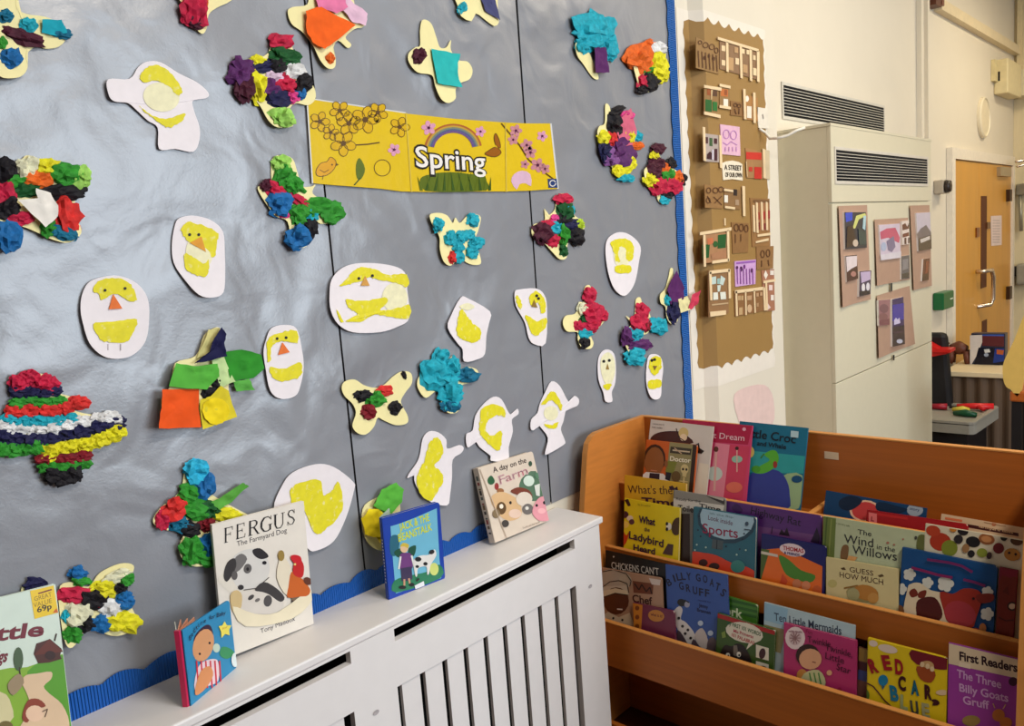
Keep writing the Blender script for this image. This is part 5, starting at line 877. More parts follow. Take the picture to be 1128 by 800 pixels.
house('lilac paper drawing of tall flowers low in the middle of the display', [(808.5,288),(832,286),(831.5,313),(809.5,316)], lines=[([(811+3.4*k,296),(811.5+3.4*k,313)],1,(140,80,150)) for k in range(6)]+[([(810,290),(831,288)],2,(150,90,170))], shapes=[(ell(815.5,296.5,1.6,3),(70,20,70)),(ell(811,295,1.4,2),(80,30,80)),(ell(827,298,1,2.6),(80,30,80)),(ell(819,294,1.2,2.4),(110,50,120))], col=(206,160,206), name='paper_drawing')
house('brown card with small faint arches at the right of the lilac drawing', [(832.5,272),(851.5,271),(851,296),(833,297)], lines=[(loop(839,280,2,4),1,LN),(loop(845,279,2,4),1,LN),([(838,287),(838,294)],1,LN),([(845,286),(846,293)],1,LN)], col=(146,106,62))
house('pinkish card with white window cut outs at the lower right corner of the display', [(838,298),(852,296.5),(853,342),(842,343)], [[(839.5,309.5),(852.5,307.5),(852.5,310.3),(839.5,312.3)],[(841.5,312),(843.3,311.8),(844.5,342),(842.6,342.2)]], [([(842.5,298),(845,303),(842.7,308),(840.5,303)],(236,224,206)),(sq(847.5,298,4,5,0),(232,220,206)),(sq(846,314,4,6,0),(226,200,190)),(sq(848,325,3.4,6,0),(232,220,206)),([(844.5,334),(848,339),(845,341)],(226,200,190))], col=(166,112,84))
house('card house with pale blue paper windows in a stick frame, lower left of the display', [(779.5,298),(802,296),(802,345),(780,350)], [[(780,298.5),(802,296),(802,299.5),(780,302)],[(779.5,300),(782,299.8),(783,331),(780.8,331)],[(800.5,297),(803,296.6),(803.6,328.6),(801.2,329)],[(780.5,343.6),(798,342),(798,346.6),(781,349)]], [([(783,305.5),(788,304.5),(788,312.6),(783,313.6)],(190,206,196)),([(793,303.5),(798,307),(795.5,314.5),(792,313)],(196,210,200)),([(789,307),(792,306.6),(792,313),(789,313)],(150,180,170)),([(789,314.5),(793,314),(792,321),(789.5,321.6)],(206,214,200)),([(784.4,322.5),(789.5,322),(790,330),(784.4,330.6)],(222,222,206)),([(792,322),(798,321.6),(798.6,329.6),(792.6,330)],(222,222,206))], lines=[([(783,336),(801,334)],1.6,(190,160,120))], col=(144,106,68))
house('card terrace of three arched doors with thin sticks along the bottom of the display', [(808,321),(840,318),(840.5,342.5),(809,349)], [[(808,320),(839.5,316),(839.5,319.5),(808,323.4)],[(808.5,321),(810.3,320.8),(811.2,348),(809.2,348.4)],[(819,321.5),(820.4,321.3),(821,347),(819.6,347.2)],[(828.6,320),(830,319.8),(831,344.6),(829.6,344.8)],[(839,317),(841,316.6),(842.4,342),(840.2,342.4)]], [(sq(812,326,3,5,-.1),(190,156,110)),(sq(815.5,326,2.4,5,-.1),(190,156,110)),(sq(813,339,4,8,-.1),(190,156,110)),(sq(822,326,5,5,-.1),(190,150,110)),(ell(824.5,340,2.6,4.6),(206,170,130)),(sq(832,323,2.5,4,-.1),(190,150,110)),(sq(836,322,2.5,4,-.1),(190,150,110)),(sq(832,334,2.4,4,-.1),(176,136,96))], col=(140,98,58))
mb = MB(); mb.prism([SP.hit(*q, .001) for q in ((797,240.5),(798.4,240.5),(798.6,248.5),(797.2,248.5))], (0, -.003, 0), mat(STICK, rough=.55)); tag(mb.build('lolly_stick'), 'single short lolly stick glued alone in the middle of the brown street display', 'lolly stick')
mb = MB(); pts = [SP.hit(835,142,.005), SP.hit(838,147,.02), onY(848,152.5,-.09), onY(858,152,-.13), onY(868,149,-.16), onY(878,143.5,-.19), onY(886,141,-.2)]
q = []
for i in range(len(pts)-1): q += [pts[i]+(pts[i+1]-pts[i])*k/3 for k in range(3)]
mb.tube(q+[pts[-1]], .006, mat((232, 226, 210), rough=.4)); tag(mb.build('white_cable'), 'loose white cable drooping from the street display to the top of the tall cabinet', 'cable')
# ================================================================== TALL WHITE CABINET
CY = -.243; CX0, CX1, CH = 3.665, 5.145, 2.064; cabw = mat((210, 201, 174), rough=.42, var=.02)
ca = thing('heating_cabinet', (4.4, -.12, 0), 'tall white boxed heating cabinet with a black slatted grille and photo sheets on its front', 'cabinet')
CP = Plane((0, CY, 0), (0, -1, 0)); zs = CP.hit(968, 223).z
mb = MB(); mb.box((CX0, CY+.018, 0), (CX1, .0005, CH), cabw); mb.build('body', ca)
def grille(pl, quad, parent, n, dep, framem):
    A = [pl.hit(*p) for p in quad]; xa, xb = A[0].x, A[1].x; zt, zb = (A[0].z+A[1].z)/2, (A[2].z+A[3].z)/2; y = A[0].y
    mb = MB(); mb.box((xa, y-.0006, zb), (xb, y-.0012, zt), dark); mb.build('grille_opening', parent)
    p = (zt-zb)/n
    for k in range(1, n):
        mb = MB(); z = zt-p*k; mb.hexa([(xa, y-.001, z-p*.10), (xb, y-.001, z-p*.10), (xb, y-.007, z-p*.18), (xa, y-.007, z-p*.18)][::1], [(xa, y-.001, z+p*.10), (xb, y-.001, z+p*.10), (xb, y-.007, z+p*.02), (xa, y-.007, z+p*.02)], framem); mb.build('grille_slat', parent)
    mb = MB(); e = .014
    for a_, b_ in (((xa-e, zt), (xb+e, zt+e)), ((xa-e, zb-e), (xb+e, zb)), ((xa-e, zb), (xa, zt)), ((xb, zb), (xb+e, zt))): mb.box((a_[0], y-.004, a_[1]), (b_[0], y, b_[1]), framem)
    mb.build('grille_frame', parent)
mb = MB(); mb.box((CX0, CY, zs+.004), (CX1, CY+.018, CH+.006), cabw); mb.build('upper_panel', ca, bevel=.002)
zs2 = CP.hit(970, 401).z
mb = MB(); mb.box((CX0, CY, zs2+.002), (CX1, CY+.018, zs-.002), cabw); mb.build('middle_panel', ca, bevel=.002)
mb = MB(); mb.box((CX0, CY, 0), (CX1, CY+.018, zs2-.002), cabw); mb.build('lower_panel', ca, bevel=.002)
mb = MB(); mb.box((CX0-.006, CY-.002, CH), (CX1+.006, .0005, CH+.012), cabw); mb.build('top_panel', ca)
grille(CP, ((920,163.5),(1021,177),(1021,203.5),(920,198)), ca, 10, .01, mat((206, 198, 184), rough=.4))
ug = thing('wall_grille', onY(918, 130), 'black slatted vent grille with white slats in the white wall above the tall cabinet', 'vent grille')
grille(Plane((0, -.001, 0), (0, -1, 0)), ((862,95),(973,118),(973,143),(862,131)), ug, 10, .01, mat((206, 200, 186), rough=.4))
mb = MB(); A, B = onY(851, 70), onY(851, 141); mb.box((A.x+.03, 0, CH+.02), (A.x+1.5, -.0, CH+.02), plaster) if False else None
# photo sheets
PP = Plane((0, CY-.004, 0), (0, -1, 0)); tan = (176, 142, 120)
def photo_sheet(label, quad, photos, curl):
    W_ = [PP.hit(*p) for p in quad]; c_ = sum(W_, Vector())/4; r = thing('photo_sheet', (c_.x, CY, W_[2].z), label, 'photo display')
    mb = MB(); n = 8; vs = []
    f = lambda u, v: (W_[0]*(1-u)+W_[1]*u)*(1-v)+(W_[3]*(1-u)+W_[2]*u)*v
    dy = lambda u, v: -.001-curl*(abs(u-.5)*2)**2*(.4+.6*v)
    for j in range(n+1):
        for i in range(n+1):
            p = f(i/n, j/n); vs.append((p.x, p.y+dy(i/n, j/n), p.z))
    mb.add(vs, [(j*(n+1)+i, j*(n+1)+i+1, (j+1)*(n+1)+i+1, (j+1)*(n+1)+i) for j in range(n) for i in range(n)], mat(tan, rough=.6, var=.05), True)
    o = mb.build('backing_sheet', r); thicken(o, .0008, -1)
    for pq, base, shapes in photos:
        mb = MB(); L = .0042+curl; PP.poly(mb, pq, mat(base, rough=.25, spec=.5), L)
        q0, q1 = PP.hit(*pq[0], L), PP.hit(*pq[2], L)
        for i in range(len(pq)):
            a, b_ = PP.hit(*pq[i], L), PP.hit(*pq[(i+1) % len(pq)], L); mb.face([a, b_, b_+Vector((0, L*.8, 0)), a+Vector((0, L*.8, 0))], mat(WHITE))
        for k, (sp_, cc) in enumerate(shapes): PP.poly(mb, sp_, mat(cc, rough=.25, spec=.5), L+.0004*(k+1))
        mb.build('photo', r)
    return r
photo_sheet('tall brown sheet with three photos, leftmost on the cabinet front', [(922.5,227),(954,226),(957,330),(926,339)],
    [([(927,234),(951,234),(952,273),(928,275)], (40,44,60), [([(928,235),(936,234),(936,243),(929,245)],(40,70,190)),([(940,238),(950,235),(951,238),(943,242),(939,252),(936,252)],(206,206,120)),([(948,238),(951,238),(950,254),(947,252)],(170,200,206)),([(930,250),(936,248),(941,270),(929,273)],(54,34,30)),(ell(939,268,3,4),(200,180,160)),([(942,252),(950,256),(951,270),(943,270)],(50,70,70))]),
     ([(928.5,282),(941,281),(942.5,307),(930,311)], (70,40,40), [([(929,283),(941,282),(941,293),(935,296),(930,300)],(222,206,206)),(ell(937,302,3,3),(170,120,110))]),
     ([(944,299),(957,298),(956,324),(943.5,327)], (60,50,80), [([(945,300),(956,299),(956,308),(946,312)],(190,170,200)),(ell(948,317,2,4.6),(226,220,220)),(ell(953,316,2,4.6),(222,216,220)),([(944,321),(955,320),(955,324),(944,326)],(30,24,40))])], .008)
photo_sheet('brown sheet with a large pink photo in the middle top of the cabinet front', [(962.5,242),(999.5,240),(1001,308),(964.5,315)],
    [([(966,248),(989,246.5),(990,284),(968,287)], (206,190,206), [([(967,256),(974,252),(984,251),(989,262),(988,268),(976,262),(968,264)],(190,80,110)),([(974,266),(982,260),(984,272),(980,278),(976,276)],(120,110,140)),(ell(971,272,3,5),(170,180,206)),([(967,281),(990,277),(990,284),(968,287)],(214,206,214))]),
     ([(991,244),(999,243),(999.5,269),(992,270)], (222,206,196), [([(991.5,248),(995,246),(997,250),(999,246),(999,252),(992,254)],(90,40,40)),([(992,258),(999,256),(999,260),(992,262)],(110,50,44)),([(994,262),(996,262),(996,269),(994,269)],(80,40,40)),([(998,262),(999.3,262),(999.3,268),(998,268)],(80,40,40))]),
     ([(990.5,282.5),(999.5,281),(999.8,306.5),(990.8,308)], (96,92,96), [([(992,286),(998,285),(998,296),(992,298)],(130,126,130)),([(991,302),(999,300),(999,306),(991,307)],(60,56,56))])], .006)
photo_sheet('narrow brown sheet with grey cliff photo at right edge of the cabinet front', [(1001.5,226.5),(1023,226),(1026.5,285),(1023.5,316),(1005,320)],
    [([(1007,235),(1022.5,234),(1024,274),(1009.5,277)], (196,186,200), [([(1008,258),(1012,252),(1018,248),(1024,256),(1024,262),(1009,264)],(110,100,104)),([(1009,263),(1024,259),(1024,274),(1009.5,277)],(70,56,50)),([(1011,264),(1022,260),(1022,264),(1012,268)],(206,196,190))]),
     ([(1015,285.5),(1022,284.5),(1021,308.5),(1013.5,310)], (96,46,34), [([(1018,288),(1021,288),(1020,300),(1017,302)],(130,66,44)),([(1014,303),(1020,302),(1020,308),(1014,309)],(56,30,26))])] , .006) if False else None
def photo_sheet4(): pass
photo_sheet('narrow brown sheet with grey cliff photo at right edge of the cabinet front', [(1001.5,226.5),(1023,226),(1025,315),(1005,320)],
    [([(1007,235),(1022.5,234),(1024,274),(1009.5,277)], (196,186,200), [([(1008,258),(1012,252),(1018,248),(1023.5,256),(1023.6,262),(1009,264)],(110,100,104)),([(1009,263),(1023.6,259),(1024,274),(1009.5,277)],(70,56,50)),([(1011,264),(1022,260),(1022,264),(1012,268)],(206,196,190))]),
     ([(1015,285.5),(1022,284.5),(1021,308.5),(1013.5,310)], (96,46,34), [([(1018,288),(1021,288),(1020,300),(1017,302)],(130,66,44)),([(1014,303),(1020,302),(1020,308),(1014,309)],(56,30,26))])], .006)
photo_sheet('brown sheet with a night skyline photo, lowest on the cabinet front', [(965,326),(1001,315),(1006,379),(966,395)],
    [([(980,330),(992.5,327),(994,379),(980.5,382)], (40,24,90), [([(980.5,336),(993,334),(993,352),(980.5,354)],(54,44,150)),([(982,353),(984,350),(986,352),(988,350),(989,356),(982,358)],(206,196,226)),([(980.5,360),(993.3,358),(994,379),(980.5,382)],(26,14,40)),(ell(988,376,3.4,2.4),(190,190,206)),([(981,366),(993,364),(993,366),(981,368)],(60,30,60))]),
     ([(965,331),(978,330),(977,358),(965.5,359)], (150,104,110), [(ell(971,340,5,5),(120,80,90)),(ell(970,349,5,4),(130,86,90)),([(966,353),(977,351),(977,358),(966,358)],(120,70,80))])], .008)
mb = MB()
for x, y in ((980.5,312),(983,391)): PP.poly(mb, [(x-.9,y),(x+1,y),(x+1,y+9 if y < 350 else y+6),(x-.9,y+9 if y < 350 else y+6)], dark, .0065)
tag(mb.build('hanging_tab'), 'short black hanging tabs above and below the night skyline sheet', 'tab')
# ================================================================== BACK OF THE ROOM
mb = MB(); xa = onY(1009.5, 60).x
mb.box((xa, 0, 2.0), (xa+.05, -.03, 3.6), plaster); mb.box((xa+.12, 0, 2.0), (xa+.16, -.035, 3.6), plaster)
tag(mb.build('pipe_trunking'), 'pair of upright white pipe casings rising behind the tall cabinet', 'pipe casing')
mb = MB(); A, B = onY(1034, 5, -.05), onY(1097, 37, -.05); z0 = (A.z+B.z)/2
mb.box((A.x+.075, 0, z0-.035), (8.499, -.05, z0+.035), mat((226, 208, 170), rough=.45)); tag(mb.build('cable_trunking'), 'level cream cable trunking high on the wall above the round wall clock', 'trunking')
mb = MB(); P = onY(1025, 2); mb.box((P.x-.1, 0, P.z-.045), (P.x+.02, -.06, P.z+.08), mat((96, 52, 34), rough=.5)); mb.box((P.x+.02, 0, P.z-.03), (P.x+.07, -.065, P.z+.08), mat((120, 70, 48), rough=.5)); tag(mb.build('junction_box'), 'small dark brown junction box at the top edge where the cream trunking begins', 'junction box')
# door
dn = mat((208, 146, 44), rough=.36, var=.08, scale=4, stretch=(3, 3, .6), coat=.2)
dxl, dxr, dzt = onY(1046, 285).x, onY(1109.5, 280).x, onY(1070, 179).z; dxm = onY(1074, 285).x
door = bpy.data.objects.new('door_1', None); COL.objects.link(door); door.location = ((dxl+dxr)/2, 0, 0); door['kind'] = 'structure'; tag(door, 'honey wood double door with vision slot and steel pull handle in a white frame', 'door')
def leaf(xa, xb, nm):
    mb = MB(); mb.box((xa+.002, -.001, .01), (xb-.002, -.026, dzt), dn); return mb.build(nm, door, bevel=.003)
leaf(dxl, dxm, 'door_leaf'); rleaf = leaf(dxm, dxr, 'door_leaf')
mb = MB(); fw = mat((232, 222, 204), rough=.4)
mb.box((dxl-.08, -.001, 0), (dxl, -.04, dzt+.08), fw); mb.box((dxr, -.001, 0), (dxr+.08, -.04, dzt+.08), fw); mb.box((dxl, -.001, dzt+.004), (dxr, -.04, dzt+.08), fw); mb.build('door_frame', door)
DP = Plane((0, -.026, 0), (0, -1, 0)); slot = mat((84, 34, 14), rough=.5, spec=.2)
def dbox(x0_, y0_, x1_, y1_, d, M, nm):
    A, B = DP.hit(x0_, y0_), DP.hit(x1_, y1_); mb = MB(); mb.box((A.x, -.0255, A.z), (B.x, -.026-d, B.z), M); return mb.build(nm, door)
dbox(1080.5, 216, 1086.5, 316, .002, slot, 'vision_panel'); dbox(1081.5, 354, 1087, 372, .002, slot, 'vision_panel')
steel = mat((222, 206, 186), rough=.25, metal=.8)
mb = MB(); a, b_ = DP.hit(1075, 299.5), DP.hit(1076, 338); h = [a, a+Vector((0, -.06, 0)), a+Vector((.16, -.075, -.0)), a+Vector((.22, -.075, -.06)), Vector((a.x+.22, -.1, b_.z+.04)), b_+Vector((.16, -.06, 0)), b_]
mb.tube(h, .016, steel); mb.build('pull_handle', rleaf)
dbox(1074.5, 251, 1078, 256, .01, mat((120, 60, 24), rough=.3), 'lock_cover'); dbox(1086, 245, 1089.5, 252, .012, mat((110, 70, 40), rough=.3), 'latch'); dbox(1074.5, 256.5, 1078, 261, .01, mat((130, 70, 30), rough=.3), 'lock_cover')
for y in (209, 316): dbox(1108.2, y, 1110.6, y+13, .03, mat((60, 36, 20), rough=.4), 'hinge')
mb = MB(); A, B = DP.hit(1098, 184), DP.hit(1110, 195); mb.box((A.x, -.026, A.z), (B.x, -.055, B.z), mat((176, 160, 130), rough=.35, metal=.5)); cb = mb.build('door_closer', door)
mb = MB(); p = DP.hit(1107, 184); mb.tube([p+Vector((-.1, -.1, .03)), p+Vector((.2, -.25, .05))], .012, steel); mb.tube([p+Vector((-.05, -.1, -.01)), p+Vector((.2, -.25, .045))], .01, steel); mb.build('closer_arm', door)
mb = MB(); q = [DP.hit(*p, .002) for p in ((1091,238),(1103,237.5),(1103,270),(1091.5,271))]; mb.prism(q, (0, -.001, 0), mat((226, 206, 200), rough=.6)); 
for k in range(9): DP.line(mb, [(1093,243+3*k),(1101,243+3*k)], .5, mat((150,130,130)), .0034)
tag(mb.build('door_notice'), 'white paper notice with faint lines pinned on the right door leaf', 'notice')
def wbox(x0_, y0_, x1_, y1_, d, M, mb): A, B = onY(x0_, y0_, -.04-d), onY(x1_, y1_, -.04-d); mb.box((A.x, -.0008 if A.x < dxl-.1 else -.04, A.z), (B.x, -.04-d, B.z), M); return A, B
hd = thing('door_holder', onY(1040, 213)+Vector((0, -.04, 0)), 'grey square door holder with black knob at upper left of the door frame', 'door holder')
mb = MB(); wbox(1039, 198, 1046.5, 213, .02, mat((176, 164, 146), rough=.4), mb); mb.build('housing', hd, bevel=.006)
mb = MB(); p = onY(1042, 205.5, -.064); mb.tube([p, p+Vector((.0, -.03, 0))], [.045, .038], mat((50, 40, 36), rough=.4), 14); mb.build('knob', hd)
gb = thing('break_glass_box', onY(1043, 338)+Vector((0, -.04, 0)), 'green emergency door release box on the left door frame', 'release box')
mb = MB(); A, B = wbox(1039.5, 323, 1051, 338, .03, mat((18, 96, 52), rough=.35), mb); mb.build('housing', gb, bevel=.008)
mb = MB(); mb.box((A.x+(B.x-A.x)*.62, -.0695, A.z-.05), (A.x+(B.x-A.x)*.85, -.073, B.z+.06), mat((214, 222, 206), rough=.3)); mb.build('glass_window', gb)
# clock
ck = thing('wall_clock', onY(1081, 152), 'round plain white wall clock shape on the wall above the door', 'clock')
c_ = onY(1081.5, 130); R_ = (onY(1081, 107).z-onY(1081, 152).z)/2; mb = MB(); n = 40
for r1, d1, r2, d2 in ((1, 0, 1, .022), (1, .022, .93, .030), (.93, .030, .9, .022)):
    v = [c_+Vector((R_*r1*math.cos(t*2*math.pi/n), -d1, R_*r1*math.sin(t*2*math.pi/n))) for t in range(n)]+[c_+Vector((R_*r2*math.cos(t*2*math.pi/n), -d2, R_*r2*math.sin(t*2*math.pi/n))) for t in range(n)]
    mb.add(v, [(t, (t+1) % n, n+(t+1) % n, n+t) for t in range(n)], mat((230, 218, 190), rough=.35), True)
mb.build('clock_rim', ck)
mb = MB(); mb.face([c_+Vector((R_*.91*math.cos(t*2*math.pi/n), -.0225, R_*.91*math.sin(t*2*math.pi/n))) for t in range(n)], mat((226, 212, 180), rough=.4)); mb.build('clock_face', ck)
# far wall fixtures (wall at X = 8.5)
def xbox(x0_, y0_, x1_, y1_, d, M, mb): A, B = onX(x0_, y0_, 8.5-d), onX(x1_, y1_, 8.5-d); mb.box((8.4995, A.y, A.z), (8.5-d, B.y, B.z), M); return A, B
al = thing('alarm_box', (8.4, -.06, 2.64), 'cream alarm and sensor box high on the far wall corner with two dark slots', 'alarm box'); am = mat((222, 206, 160), rough=.4)
mb = MB(); A, B = onY(1098, 66, -.02), onY(1098, 104, -.02); mb.box((A.x, -.0005, B.z), (min(8.45, A.x+.5), -.10, A.z), am); mb.build('housing', al, bevel=.008)
mb = MB(); C_ = onX(1117, 70, 8.3); mb.box((8.30, C_.y, B.z+.02), (8.499, C_.y-.16, A.z-.03), mat((232, 220, 182), rough=.4)); mb.build('front_cover', al, bevel=.008)
mb = MB(); q0, q1 = onX(1099.5, 79, A.x), onX(1101.5, 89, A.x); mb.box((A.x-.002, q0.y, q0.z), (A.x+.002, q1.y, q1.z), dark); mb.build('slot', al)
mb = MB(); A2, B2 = onY(1091.5, 66, 0), onY(1097, 92, 0); mb.box((A2.x, -.0005, A2.z), (B2.x-.002, -.03, B2.z), mat((216, 200, 150), rough=.4)); mb.build('side_bracket', al)
mb = MB(); P = onX(1119, 110, 8.5); mb.box((8.4995, P.y-.01, P.z), (8.47, P.y-.05, 3.6), mat((226, 206, 160), rough=.4)); tag(mb.build('wall_conduit'), 'cream conduit running up the far wall from the alarm box', 'conduit')
dsp = thing('soap_dispenser', (8.45, -.05, 1.5), 'grey metal dispenser on the far wall at the right edge of the picture', 'dispenser')
mb = MB(); xbox(1119, 203, 1134, 214, .09, mat((150, 142, 122), rough=.35, metal=.4), mb); mb.build('dispenser_head', dsp, bevel=.006)
mb = MB(); A, B = onX(1121, 214, 8.44), onX(1122, 255, 8.44); mb.tube([A+Vector((0, -.02, 0)), B+Vector((0, -.02, 0))], .016, mat((166, 160, 140), rough=.3, metal=.5)); mb.box((8.4995, A.y-.03, A.z-.02), (8.43, A.y-.008, A.z), steel); mb.build('dispenser_tube', dsp)
ph = thing('wall_hook', (8.45, -.08, 1.2), 'dark bracket with grey bag hanging on the far wall above the yellow chair', 'bracket')
mb = MB(); xbox(1114, 294, 1122, 304, .10, mat((44, 38, 34), rough=.5), mb); mb.build('bracket', ph, bevel=.006)
mb = MB(); xbox(1119, 291, 1134, 314, .13, mat((150, 144, 128), rough=.6, bump=.4), mb); mb.build('grey_bag', ph, bevel=.02)
# ---- play area behind the book unit
cm2 = mat((226, 206, 166), rough=.4, var=.05); cor = mat((96, 76, 58), rough=.7, var=.12, scale=10, stretch=(1, 1, .1))
TZ = .6; A, B = onZ(1043, 409, TZ), onZ(1106, 411, TZ); C_ = onZ(1047, 396, TZ)
ct = thing('play_counter', ((A.x+C_.x)/2, (A.y+B.y)/2-.1, 0), 'low play counter with cream top and brown corrugated front in front of the door', 'counter')
xc0, xc1, yc0, yc1 = A.x, A.x+.6, max(A.y, -.09)-.0, B.y-.5
mb = MB(); mb.box((xc0, yc0, TZ-.035), (xc1, yc1, TZ), cm2); mb.build('counter_top', ct, bevel=.005)
mb = MB(); n = 60
for k in range(n):
    ya, yb = yc0-.02+(yc1-yc0+.04)*k/n, yc0-.02+(yc1-yc0+.04)*(k+1)/n; da, db = .008*math.cos(k*2*math.pi/6), .008*math.cos((k+1)*2*math.pi/6)
    mb.add([(xc0+.03+da, ya, 0), (xc0+.03+db, yb, 0), (xc0+.03+db, yb, TZ-.035), (xc0+.03+da, ya, TZ-.035)], [(0, 1, 2, 3)], cor, True)
mb.build('corrugated_front', ct)
mb = MB(); mb.box((xc0+.06, yc0-.02, 0), (xc1-.02, yc1+.02, TZ-.036), mat((70, 54, 42), rough=.8)); mb.build('counter_body', ct)
# things on the counter
P = onZ(1056.5, 400, TZ); ty = thing('toy_animal', (P.x, P.y, TZ), 'small dark brown toy animal standing on the play counter left of the picture box', 'toy')
bm = mat((96, 48, 30), rough=.5); mb = MB(); mb.tube([P+Vector((.02, .05, .10)), P+Vector((0, .0, .11)), P+Vector((-.01, -.05, .10))], [.035, .05, .03], bm, 10)
mb.tube([P+Vector((0, .07, .13)), P+Vector((0, .1, .17)), P+Vector((0, .12, .2))], [.016, .012, .006], bm, 8); mb.build('body', ty)
for dx, dy in ((.03,.04),(-.03,.04),(.03,-.05),(-.03,-.05)):
    mb = MB(); mb.tube([P+Vector((dx, dy, .09)), P+Vector((dx*1.2, dy*1.2, .0))], [.02, .016], bm, 8); mb.build('leg', ty)
P0, P1 = onZ(1068.5, 402, TZ), onZ(1108, 402, TZ); H_ = onX(1088, 368, P0.x).z-TZ
bx = thing('picture_box', ((P0.x+P1.x)/2, (P0.y+P1.y)/2, TZ), 'shiny blue and black picture tin on the play counter in front of the wooden door', 'box')
mb = MB(); xx = (P0.x+P1.x)/2; mb.box((xx, P0.y, TZ), (xx+.08, P1.y, TZ+H_), mat((36, 40, 60), rough=.3)); mb.build('box_body', bx, bevel=.004)
XP = Plane((xx-.001, 0, 0), (-1, 0, 0)); mb = MB()
for p, cc in (([(1068.5,369.5),(1082,369),(1082,377),(1077,390),(1070,402),(1068.5,402)],(206,196,190)),([(1082,369),(1106,369),(1106,382),(1082,381)],(90,40,44)),([(1078,383),(1106,384),(1106,402),(1073,402)],(20,20,34)),([(1082,368.6),(1106,368.6),(1106,370.4),(1082,370)],(60,90,170)),([(1096,384),(1106,384),(1106,398),(1094,400)],(30,54,130)),([(1084,385),(1090,384.5),(1091,388),(1085,389)],(206,206,206)),(ell(1086.5,391,2.6,2),(150,160,180)),([(1098,385),(1106,386),(1105,391),(1098,390)],(176,90,50))): XP.poly(mb, p, mat(cc, rough=.25), .0005+.0003*len(mb.f))
mb.build('picture_front', bx)
# toy workbench
XB0 = 5.30; tb = thing('toy_workbench', (5.6, -.5, 0), 'low black toy workbench with grey tray top and red shelf behind the book unit', 'toy workbench')
zt2 = onX(1073, 466, XB0).z; grey = mat((150, 146, 134), rough=.4, var=.06); blk = mat((22, 20, 22), rough=.5)
q = [onZ(1016,470,zt2), onZ(1073,466.5,zt2), onZ(1105,448,zt2), onZ(1030,443,zt2)]
q = [Vector((XB0, -.262, zt2)), onZ(1073,466.5,zt2), onZ(1106,447.5,zt2)]; yb = q[1].y
tray = [(XB0, -.02), (XB0, yb+.03), (XB0+.012, yb+.008), (XB0+.04, yb), (q[2].x-.04, yb-.02), (q[2].x, yb), (q[2].x, -.02)]
mb = MB(); mb.prism([(x, y, zt2-.075) for x, y in tray], (0, 0, .06), grey); 
inn = [(x+(.03 if x < 5.6 else -.03), y+(.03 if y < -.3 else -.0)) for x, y in tray]
for i in range(len(tray)):
    a, b_, c3, d3 = tray[i], tray[(i+1) % len(tray)], inn[(i+1) % len(tray)], inn[i]
    mb.hexa([(a[0],a[1],zt2-.02),(b_[0],b_[1],zt2-.02),(c3[0],c3[1],zt2-.02),(d3[0],d3[1],zt2-.02)], [(a[0],a[1],zt2),(b_[0],b_[1],zt2),(c3[0],c3[1],zt2),(d3[0],d3[1],zt2)], grey)
mb.build('tray_top', tb)
mb = MB(); mb.box((XB0+.04, -.03, 0), (q[2].x-.03, yb+.05, zt2-.076), blk); mb.build('cabinet_body', tb)
mb = MB(); A = onX(1033, 367, 5.8); B = onX(1038, 412, 5.8); mb.hexa([(5.80, -.02, zt2-.05), (5.80, B.y-.06, zt2-.05), (5.87, B.y-.06, zt2-.05), (5.87, -.02, zt2-.05)], [(5.80, -.02, A.z), (5.80, A.y-.05, A.z), (5.87, A.y-.05, A.z), (5.87, -.02, A.z)], blk); mb.build('back_tower', tb, bevel=.03)
mb = MB(); A, B = onX(1030, 377, 5.72), onX(1045, 396, 5.72); r_ = mat((196, 26, 24), rough=.35); mb.hexa([(5.70, -.02, B.z), (5.70, B.y+.0, B.z+.04), (5.799, B.y+.0, B.z+.04), (5.799, -.02, B.z)], [(5.70, -.02, A.z+.02), (5.70, B.y+.03, A.z-.06), (5.799, B.y+.03, A.z-.06), (5.799, -.02, A.z+.02)], r_)
mb.box((5.68, -.02, B.z+.05), (5.799, B.y-.02, B.z+.07), r_); mb.build('red_shelf', tb)
zq = zt2-.0148
def tool(px_, nm, label, build):
    P = onZ(px_[0], px_[1], zq); build(P, nm, label)
def rtool(P, nm, label):
    P = P+Vector((0, 0, .006))
    mb = MB(); mb.tube([P+Vector((0, .10, .02)), P+Vector((.02, .01, .022)), P+Vector((.05, -.10, .02))], [.014, .02, .022], mat((206, 30, 34), rough=.35)); mb.tube([P+Vector((.04, .0, .024)), P+Vector((-.02, -.06, .016))], [.014, .015], mat((206, 30, 34), rough=.35)); mb.tube([P+Vector((.0, .09, .016)), P+Vector((-.02, .14, .012))], .008, blk); tag(mb.build(nm), label, 'toy tool')
tool((1073,453), 'toy_drill', 'red toy drill with black bit lying at the back of the grey workbench tray', rtool)
def yt(P, nm, label): mb = MB(); mb.tube([P+Vector((0, .02, .022)), P+Vector((0, -.04, .026)), P+Vector((.02, -.07, .02))], [.012, .022, .014], mat((206, 186, 70), rough=.35)); tag(mb.build(nm), label, 'toy tool')
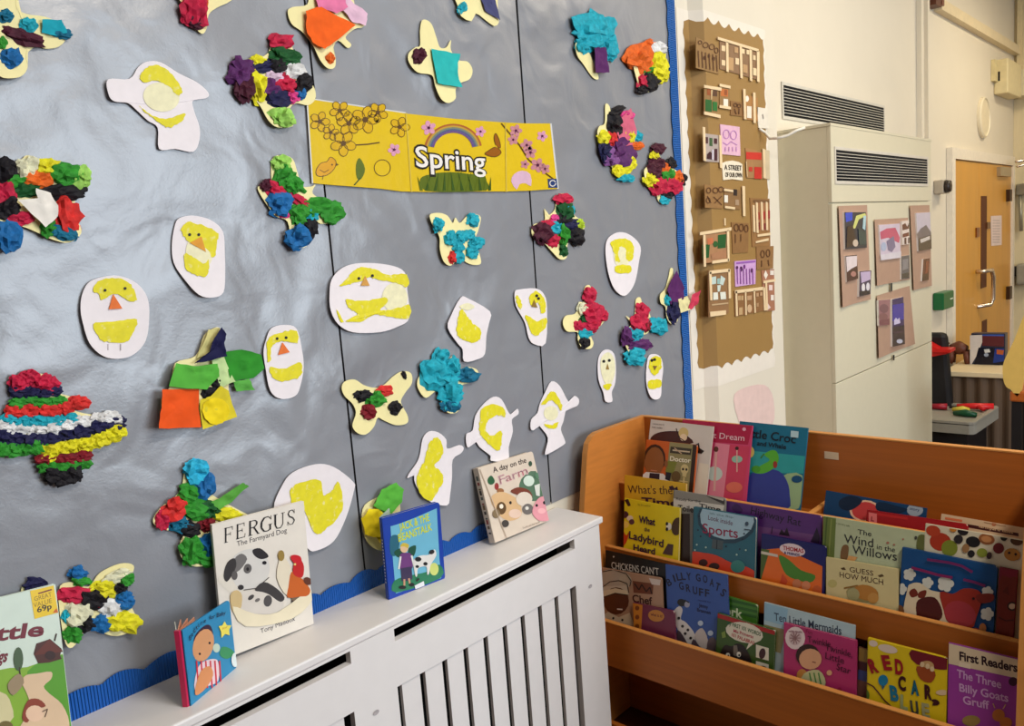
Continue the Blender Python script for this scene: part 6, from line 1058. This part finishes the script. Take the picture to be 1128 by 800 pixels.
tool((1053,455), 'toy_screw', 'yellow toy screw lying in the grey workbench tray', yt)
def gt(P, nm, label): mb = MB(); mb.tube([P+Vector((0, .05, .018)), P+Vector((0, -.02, .024)), P+Vector((.0, -.08, .016))], [.014, .024, .015], mat((16, 74, 44), rough=.35)); tag(mb.build(nm), label, 'toy tool')
tool((1060,459), 'toy_block', 'dark green toy tool at the front of the grey workbench tray', gt)
def ct_(P, nm, label): mb = MB(); mb.tube([P+Vector((0, .05, .022)), P+Vector((0.02, -.04, .022))], [.018, .022], mat((150, 22, 40), rough=.35)); tag(mb.build(nm), label, 'toy tool')
tool((1035,452), 'toy_hammer', 'dark red toy hammer head at the left of the grey workbench tray by the cabinet', ct_)
# yellow chair at right edge
XY = 4.6; ch = thing('yellow_chair', (XY+.2, onX(1130, 430, XY).y-.1, 0), 'pale yellow rounded chair back on dark legs cut off by the right edge', 'chair')
yl = mat((222, 186, 100), rough=.4, var=.05)
pr_ = [(1140,338),(1131,344),(1126,352),(1117,375),(1106,398),(1104.5,412),(1107,424),(1113,429),(1125,430.5),(1160,432),(1160,338)]
pts = [onX(x, y, XY) for x, y in smooth(pr_[:-2], 3)]+[onX(1160, 432, XY), onX(1160, 338, XY)]
mb = MB(); mb.prism(pts, (.03, 0, 0), yl); mb.build('chair_back', ch, bevel=.008)
za = onX(1115, 430, XY).z; ya, ye = onX(1107, 425, XY).y, onX(1160, 432, XY).y
mb = MB(); mb.box((XY, ya-.02, za-.06), (XY+.34, ye, za-.005), mat((176, 92, 36), rough=.4)); mb.build('shaded_seat', ch, bevel=.01)  # orange-brown colour puts in the shade along the chair back's lower edge
for xx, yy in ((XY+.03, ya-.05), (XY+.30, ya-.05), (XY+.03, ye+.05), (XY+.30, ye+.05)):
    mb = MB(); mb.box((xx-.022, yy-.022, 0), (xx+.022, yy+.022, za-.05), blk); mb.build('leg', ch)
# ceiling lamps and the added fill lamp (out of view, they give the room its light)
bpy.data.objects.remove(_fo); bpy.data.curves.remove(_fc)
